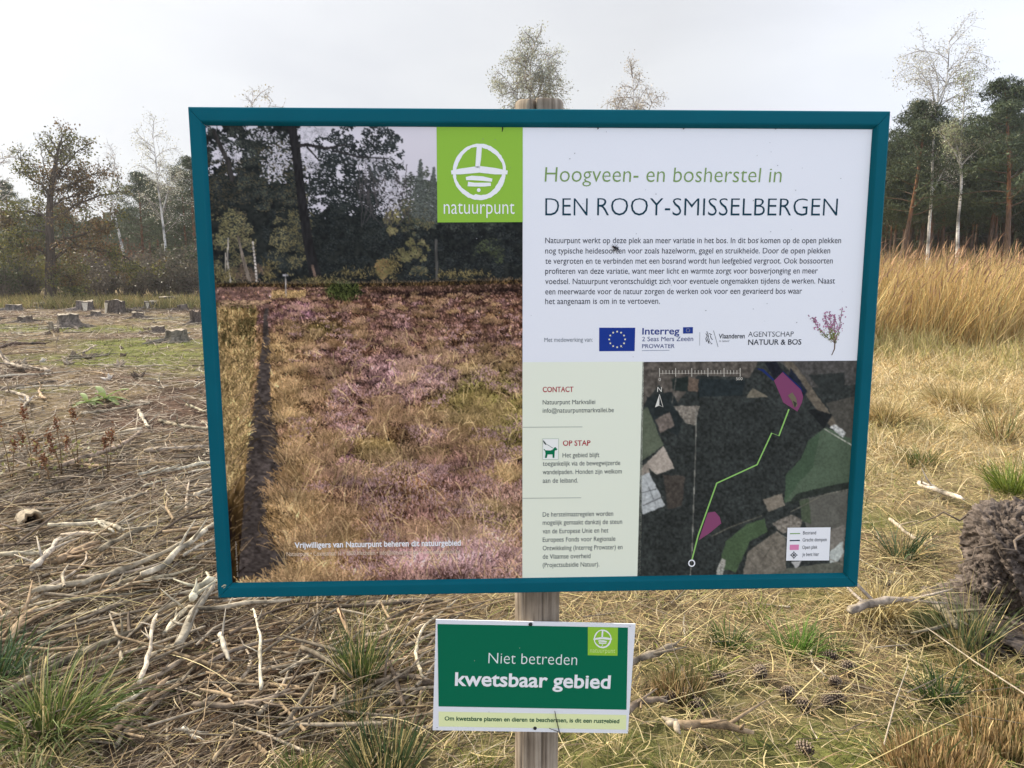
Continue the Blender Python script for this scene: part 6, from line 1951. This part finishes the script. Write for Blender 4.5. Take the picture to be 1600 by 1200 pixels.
# --- birches
def birch(name, pts, y, lab, r, n1, L1, forks=(), leaf=(.22, .24, .12), pleaf=.5, drp=-.10, seed=0, lsize=.12, cat='tree', t0=.35, lv=2, bark=(.62, .60, .56), group='birch trees at the wood edge', dens=1, fr=.55):
    rs = np.random.default_rng(400 + seed)
    tr = resample(trace(pts, y), 26)
    tr[0][2] = float(height(tr[0][0], y)) - .05
    root = tree_root(name, tr[0][0], y, lab, cat, group); loc = np.array(root.location)
    a = Acc(); tips = []
    cols = np.clip(np.repeat(np.array(bark)[None] * (1 - .75 * (rs.random((26, 1)) < .28)), 9, 0), .03, .8)
    tube(a, tr, np.linspace(r, r * .2, 26), 9, (1, 1, 1), True, .05, rs); a.C[-2] = cols
    thin = (.27, .235, .21)
    for f in forks:
        P = resample(trace(f, y, dy=rs.uniform(-.8, .8)), 12)
        tube(a, P, np.linspace(r * fr, r * .12, 12), 6, np.array(bark) * .75, False)
        twigs(a, P, max(6, n1 // 2), L1 * .8, r * .16, rs, lv - 1, tips, 6, drp, .14, .25, 4, thin, (7, 4), .25, .6)
    twigs(a, tr, n1, L1, r * .22, rs, lv - 1, tips, 6, drp, .13, .45, 4, thin, (8, 5), t0, .6)
    rebase(a, loc); a.build('trunk', M['birch'], root)
    T = np.array(tips) - loc; T = np.repeat(T, dens, 0); T = T[rs.random(len(T)) < pleaf]
    T = T + rs.normal(size=T.shape) * .12
    b = Acc(); leaves(b, T, rs.uniform(.6, 1.3, len(T)) * lsize, pick([leaf, np.array(leaf) * .7, np.array(leaf) * 1.25, (.25, .22, .12)], len(T), .2, rs), .75, rs)
    b.build('crown', M['birch_leaf'], root)
    return root


birch('birch_tree', [(1449, 402), (1452, 350), (1456, 300), (1457, 250), (1460, 200), (1463, 176), (1474, 150), (1481, 110), (1483, 62)], 40, 'tall thin white birch, nearly bare, rising highest right of the board', .085, 22, 2.1,
      [[(1463, 176), (1459, 150), (1455, 135), (1440, 115), (1425, 100)], [(1463, 178), (1466, 130), (1455, 90), (1440, 72)], [(1466, 160), (1482, 125), (1505, 95), (1520, 80)], [(1457, 300), (1470, 275), (1477, 260)]], (.50, .50, .42), .65, -.09, 1, .075, t0=.55, dens=3)
birch('birch_tree', [(1496, 400), (1497, 345), (1502, 290), (1501, 240), (1504, 190), (1507, 150), (1505, 118)], 38, 'leafy white birch with forked lower branches, right of the bare one', .085, 20, .9,
      [[(1502, 262), (1490, 235), (1475, 215), (1466, 205)], [(1502, 258), (1520, 240), (1545, 222), (1556, 212)], [(1502, 250), (1494, 225), (1488, 200)]], (.29, .32, .19), .6, -.12, 2, .085, t0=.5, dens=3)
birch('birch_tree', [(833, 480), (834, 400), (832, 300), (832, 200), (834, 150), (828, 110), (836, 66)], 36, 'light crowned birch whose top shows above the post', .14, 24, 1.5,
      [[(833, 195), (812, 160), (795, 130), (785, 118)], [(833, 190), (850, 150), (866, 125), (872, 115)], [(832, 165), (822, 125), (812, 92)], [(834, 165), (850, 120), (858, 84)]], (.34, .36, .29), .85, -.14, 3, .075, t0=.5, dens=5)
birch('birch_tree', [(988, 480), (988, 400), (990, 300), (988, 220), (990, 160), (988, 112)], 38, 'bare twigged birch top showing above the frame, right of the post', .12, 26, 1.7,
      [[(989, 230), (970, 185), (960, 160)], [(989, 230), (1008, 185), (1022, 155)]], (.44, .40, .35), .8, -.14, 4, .07, t0=.45, dens=3)
birch('birch_tree', [(398, 480), (396, 300), (398, 200), (396, 150)], 36, 'thin bare tree top peeping over the upper left frame', .08, 16, 1.2, [[(397, 220), (415, 180), (425, 155)]], (.34, .32, .26), .5, -.05, 5, .09, t0=.5)
birch('birch_tree', [(263, 468), (262, 430), (258, 380), (252, 330), (246, 285), (243, 245), (238, 212)], 40, 'pale slender birch with a white trunk, left of the board', .085, 22, 1.7, [[(254, 330), (262, 300), (268, 272)]], (.46, .46, .38), .6, -.10, 6, .07, t0=.40, dens=4)
birch('birch_tree', [(194, 400), (186, 365), (178, 330), (174, 300), (178, 270), (180, 240)], 44, 'thin leaning birch between the oak and the pines', .08, 16, 1.2, [], (.25, .22, .16), .25, -.05, 7, .09, t0=.35)
birch('birch_tree', [(-14, 478), (-13, 380), (-10, 300), (-6, 245)], 36, 'pale twigged tree leaning in at the left picture edge', .10, 18, 1.5, [], (.26, .25, .18), .45, -.07, 8, .10, t0=.4)


# --- pines: four of a kind, then copies
def pine(seed, H=11.0, bare=.45, dens=1.0, lab='', low=False):
    rs = np.random.default_rng(500 + seed)
    root = empty('pine_tree'); a = Acc(); b = Acc()
    n = 14; P = np.zeros((n, 3)); P[:, 2] = np.linspace(-.1, H, n); bend = rs.normal(0, .22, 2)
    P[:, 0] = bend[0] * np.sin(np.linspace(0, 3, n)) ; P[:, 1] = bend[1] * np.sin(np.linspace(0, 2.5, n))
    rad = np.linspace(.17, .03, n)
    cols = np.repeat(np.where((np.linspace(0, 1, n) > .45)[:, None], np.array((.17, .085, .045))[None], np.array((.11, .075, .055))[None]), 8, 0)
    tube(a, P, rad, 8, (1, 1, 1), False, .06, rs); a.C[-1] = cols
    nb = int(34 * dens)
    for k in range(nb):
        u = bare + (1 - bare) * (k + rs.random()) / nb
        f = u * (n - 1); i = min(int(f), n - 2); p = P[i] * (1 - (f - i)) + P[i + 1] * (f - i)
        th = k * 2.4 + rs.normal(0, .4); v = (u - bare) / (1 - bare)
        L_ = H * (.25 * (1 - v) ** .95 + .022) * rs.uniform(.6, 1.25) * (.7 + .6 * min(1, v * 4))
        d = np.array((math.cos(th), math.sin(th), .12 + .5 * v))
        Q, _ = wander(p, d, L_, 5, rs, .12, .05)
        tube(a, Q, np.linspace(.045 * (1 - .5 * v), .012, 6), 5, (.10, .07, .05), False)
        for q in (2, 3, 4, 5):
            for _ in range(2):
                c = Q[q] + rs.normal(size=3) * np.array((.26, .26, .08)) * (1.1 - .6 * v)
                m = int(58 * (1.1 if q > 3 else .7))
                pos = c + rs.normal(size=(m, 3)) * np.array((.33, .33, .12)) * H / 11 * (1.1 - .5 * v)
                col = pick([(.060, .080, .040), (.075, .098, .046), (.045, .060, .032), (.092, .112, .055)], m, .2, rs)
                leaves(b, pos, rs.uniform(.14, .32, m), col, .20, rs, 1.5)
    # dead twigs under the crown
    for k in range(9):
        u = rs.uniform(.18, bare + .05); i = int(u * (n - 1)); th = rs.random() * 6.28
        Q, _ = wander(P[i], (math.cos(th), math.sin(th), rs.uniform(-.2, .3)), rs.uniform(.4, 1.3), 4, rs, .15, 0); tube(a, Q, [.018, .014, .01, .007, .004], 4, (.12, .09, .07), False)
    a.build('trunk', M['bark'], root); b.build('crown', M['needle'], root)
    return root


PR = [pine(k, 11.0, (.42, .5, .36, .46)[k]) for k in range(4)]
for k, o in enumerate(PR): o.location = (0, -60, 0)
prs = np.random.default_rng(61)
GP_ = 'pine trees of the wood behind the clearing'
named = [  # px, distance, height m, lean, label
    (1398, 40, 9.4, .10, 'pine with a pale bent trunk close to the right rail of the board'), (1431, 43, 9.0, 0, 'thin straight pine between the bent pine and the bare birch'), (1470, 44, 9.2, -.02, 'reddish pine trunk just behind the two birches'),
    (1534, 43, 9.4, .03, 'straight dark pine right of the leafy birch'), (1573, 37, 9.8, -.10, 'thick reddish pine leaning left at the right side of the picture'), (1592, 46, 10.2, 0, 'dark pine near the right picture edge'),
    (1420, 47, 10.8, 0, 'bushy topped pine just right of the upper board corner'), (1575, 45, 11.2, 0, 'tallest pine of the right wood, with a spiky top'),
    (222, 46, 6.9, .02, 'dark pine clump with flat crown left of the pale birch'), (246, 48, 6.6, .0, 'pine directly behind the pale birch'), (292, 44, 6.8, .0, 'broad green pine touching the left rail'), (236, 52, 7.2, 0, 'farther pine in the left group'), (272, 50, 6.4, 0, 'pine between the birch and the left rail'), (310, 42, 7.2, 0, 'pine half hidden by the left rail')]
cnt = 0


def put_pine(x, y, H, lab, lean=0.0):
    global cnt
    src = PR[cnt % 4]
    s = H / 11.0
    if cnt < 4:
        o = src
        o.location = (x, y, float(height(x, y))); o.scale = (s * prs.uniform(.95, 1.15),) * 2 + (s,); o.rotation_euler = (0, -lean * -1, prs.uniform(0, 6.28))
    else:
        o = dup(src, (x, y, float(height(x, y))), prs.uniform(0, 6.28), (s * prs.uniform(.9, 1.15), s * prs.uniform(.9, 1.15), s))
    o.rotation_euler = (0, lean, 0) if lean else (0, 0, prs.uniform(0, 6.28))
    tag(o, lab, 'tree', GP_); cnt += 1
    return o


for px, y, H, lean, lab in named: put_pine(at_depth(px, y), y, H, lab, lean)
for k in range(34):
    y = prs.uniform(41.5, 48); x = y * prs.uniform(.45, .80)
    o = put_pine(x, y, prs.uniform(7.2, 8.9), 'slender pine trunk along the front edge of the right hand wood'); o.scale = (o.scale[0] * .72, o.scale[1] * .72, o.scale[2])
for k in range(74):
    y = prs.uniform(41, 64); x = y * prs.uniform(.44, .98)
    put_pine(x, y, prs.uniform(7.4, 9.3) + .05 * (y - 41), 'straight trunked pine in the thick of the right hand wood')
for k in range(16):
    y = prs.uniform(46, 60); x = y * prs.uniform(-.36, .42)
    if abs((x / y) * F / cP) < 999: put_pine(x, y, min(prs.uniform(7.5, 10), (418 - 205) / F * y + 1.4), 'pine standing hidden behind the information board')
for k in range(22):
    y = prs.uniform(46, 62); x = y * prs.uniform(-.95, -.40)
    put_pine(x, y, prs.uniform(4.6, 6.6), 'low pine in the hazy wood far left')


# --- shrubs of the thicket
def shrub(seed, H, leafc, nleaf, stemc=(.13, .105, .085), wide=1.0):
    rs = np.random.default_rng(600 + seed); root = empty('shrub'); a = Acc(); tips = []
    for k in range(16):
        th = rs.random() * 6.28; sp = rs.uniform(.1, .75) * wide
        P, _ = wander((rs.normal(0, .12), rs.normal(0, .12), -.05), (math.cos(th) * sp, math.sin(th) * sp, 1), H * rs.uniform(.6, 1.05), 6, rs, .10, .02)
        tube(a, P, np.linspace(.022, .006, 7), 4, stemc, False)
        twigs(a, P, 8, H * .34, .007, rs, 1, tips, 4, .02, .2, .35, 3, stemc, (5,), .25, .6)
    T = np.array(tips); T = T[rs.random(len(T)) < nleaf]; T = T + rs.normal(size=T.shape) * .08
    a.build('stems', M['bark'], root)
    b = Acc(); leaves(b, T, rs.uniform(.07, .14, len(T)), pick(leafc, len(T), .25, rs), .7, rs); b.build('foliage', M['leaf'], root)
    return root


SH = [shrub(0, 2.2, [(.16, .13, .09), (.12, .10, .07)], .30), shrub(1, 2.0, [(.13, .11, .075), (.10, .095, .06)], .45), shrub(2, 2.4, [(.15, .15, .04), (.20, .17, .04), (.12, .12, .035)], 1.0), shrub(3, 2.3, [(.17, .085, .045), (.13, .07, .04)], .8), shrub(4, 2.2, [(.06, .075, .03), (.08, .09, .035)], 1.0)]
shr = np.random.default_rng(71); usedv = set()
GSH = 'shrubs of the thicket below the left trees'


def put_shrub(v, px, y, s, lab):
    x = at_depth(px, y); z = float(height(x, y))
    if v not in usedv:
        usedv.add(v); o = SH[v]; o.location = (x, y, z); o.rotation_euler = (0, 0, shr.uniform(0, 6)); o.scale = (s, s, s * .95)
    else: o = dup(SH[v], (x, y, z), shr.uniform(0, 6), (s, s, s * shr.uniform(.85, 1.05)))
    tag(o, lab, 'shrub', GSH)


put_shrub(2, 108, 35, 1.05, 'yellow green bush just right of the oak trunk'); put_shrub(2, 20, 37, 1.3, 'yellow olive bush at the left picture edge'); put_shrub(2, 48, 38, 1.1, 'yellowish bush behind the oak, on its left')
put_shrub(3, 150, 41, 1.45, 'rust brown bush in the thicket right of the oak'); put_shrub(3, 195, 44, 1.3, 'smaller rust brown bush farther right in the thicket'); put_shrub(3, 10, 43, 1.5, 'rust brown bush behind the left edge bushes')
put_shrub(4, 300, 40, 1.5, 'dark green bush against the left rail'); put_shrub(4, 285, 46, 1.5, 'dark green bush behind the white birch'); put_shrub(4, -5, 35, 1.0, 'dark green bush cut by the left picture edge')
for k in range(26):
    put_shrub(int(k % 2), prs.uniform(118, 318) if k < 20 else prs.uniform(-40, 100), prs.uniform(36, 43), prs.uniform(.75, 1.2), 'bare grey brown shrub, one of many in the thicket left of the board')
for k in range(34):
    put_shrub((0, 4, 1, 4)[k % 4], prs.uniform(1370, 1720), prs.uniform(44, 62), prs.uniform(.7, 1.3), 'dark undergrowth shrub between the trunks of the right hand wood')

# --- far woodland that reads as one mass
rs = np.random.default_rng(88); a = Acc()
n = 100000
x = rs.uniform(-95, 110, n); y = rs.uniform(66, 84, n)
pxx = x / y * F + 800
tp = np.where(pxx < 330, 5.8, np.where(pxx > 1340, 9.0, 7.0)) * (.75 + .55 * fbm(x / 4.5, y / 9, 3, 4))
z = tp * rs.random(n) ** 1.15
col = pick([(.075, .09, .05), (.09, .095, .055), (.10, .09, .055), (.06, .07, .042)], n, .2, rs)
leaves(a, np.stack([x, y, z], 1), rs.uniform(.55, 1.25, n), col, .75, rs)
tag(a.build('distant_woodland', M['leaf']), kind='stuff')

# --- thin bright autumn air
hz = bpy.data.meshes.new('haze')
x0, x1, y0, y1, z0, z1 = -140, 150, -12, 110, -3.0, 22
hv = [(x, y, z) for z in (z0, z1) for y in (y0, y1) for x in (x0, x1)]
hz.from_pydata(hv, [], [(0, 2, 3, 1), (4, 5, 7, 6), (0, 1, 5, 4), (2, 6, 7, 3), (0, 4, 6, 2), (1, 3, 7, 5)]); hz.update()
hm_, ht, hp = mat_new('haze_air'); ht.nodes.remove(hp)
pvn = ht.nodes.new('ShaderNodeVolumePrincipled'); pvn.inputs['Color'].default_value = (.92, .94, .97, 1); pvn.inputs['Density'].default_value = 0.0006; pvn.inputs['Anisotropy'].default_value = .55
ht.links.new(pvn.outputs[0], ht.nodes['Material Output'].inputs['Volume'])
hz.materials.append(hm_); ho = bpy.data.objects.new('haze', hz); COL.objects.link(ho); tag(ho, kind='stuff')
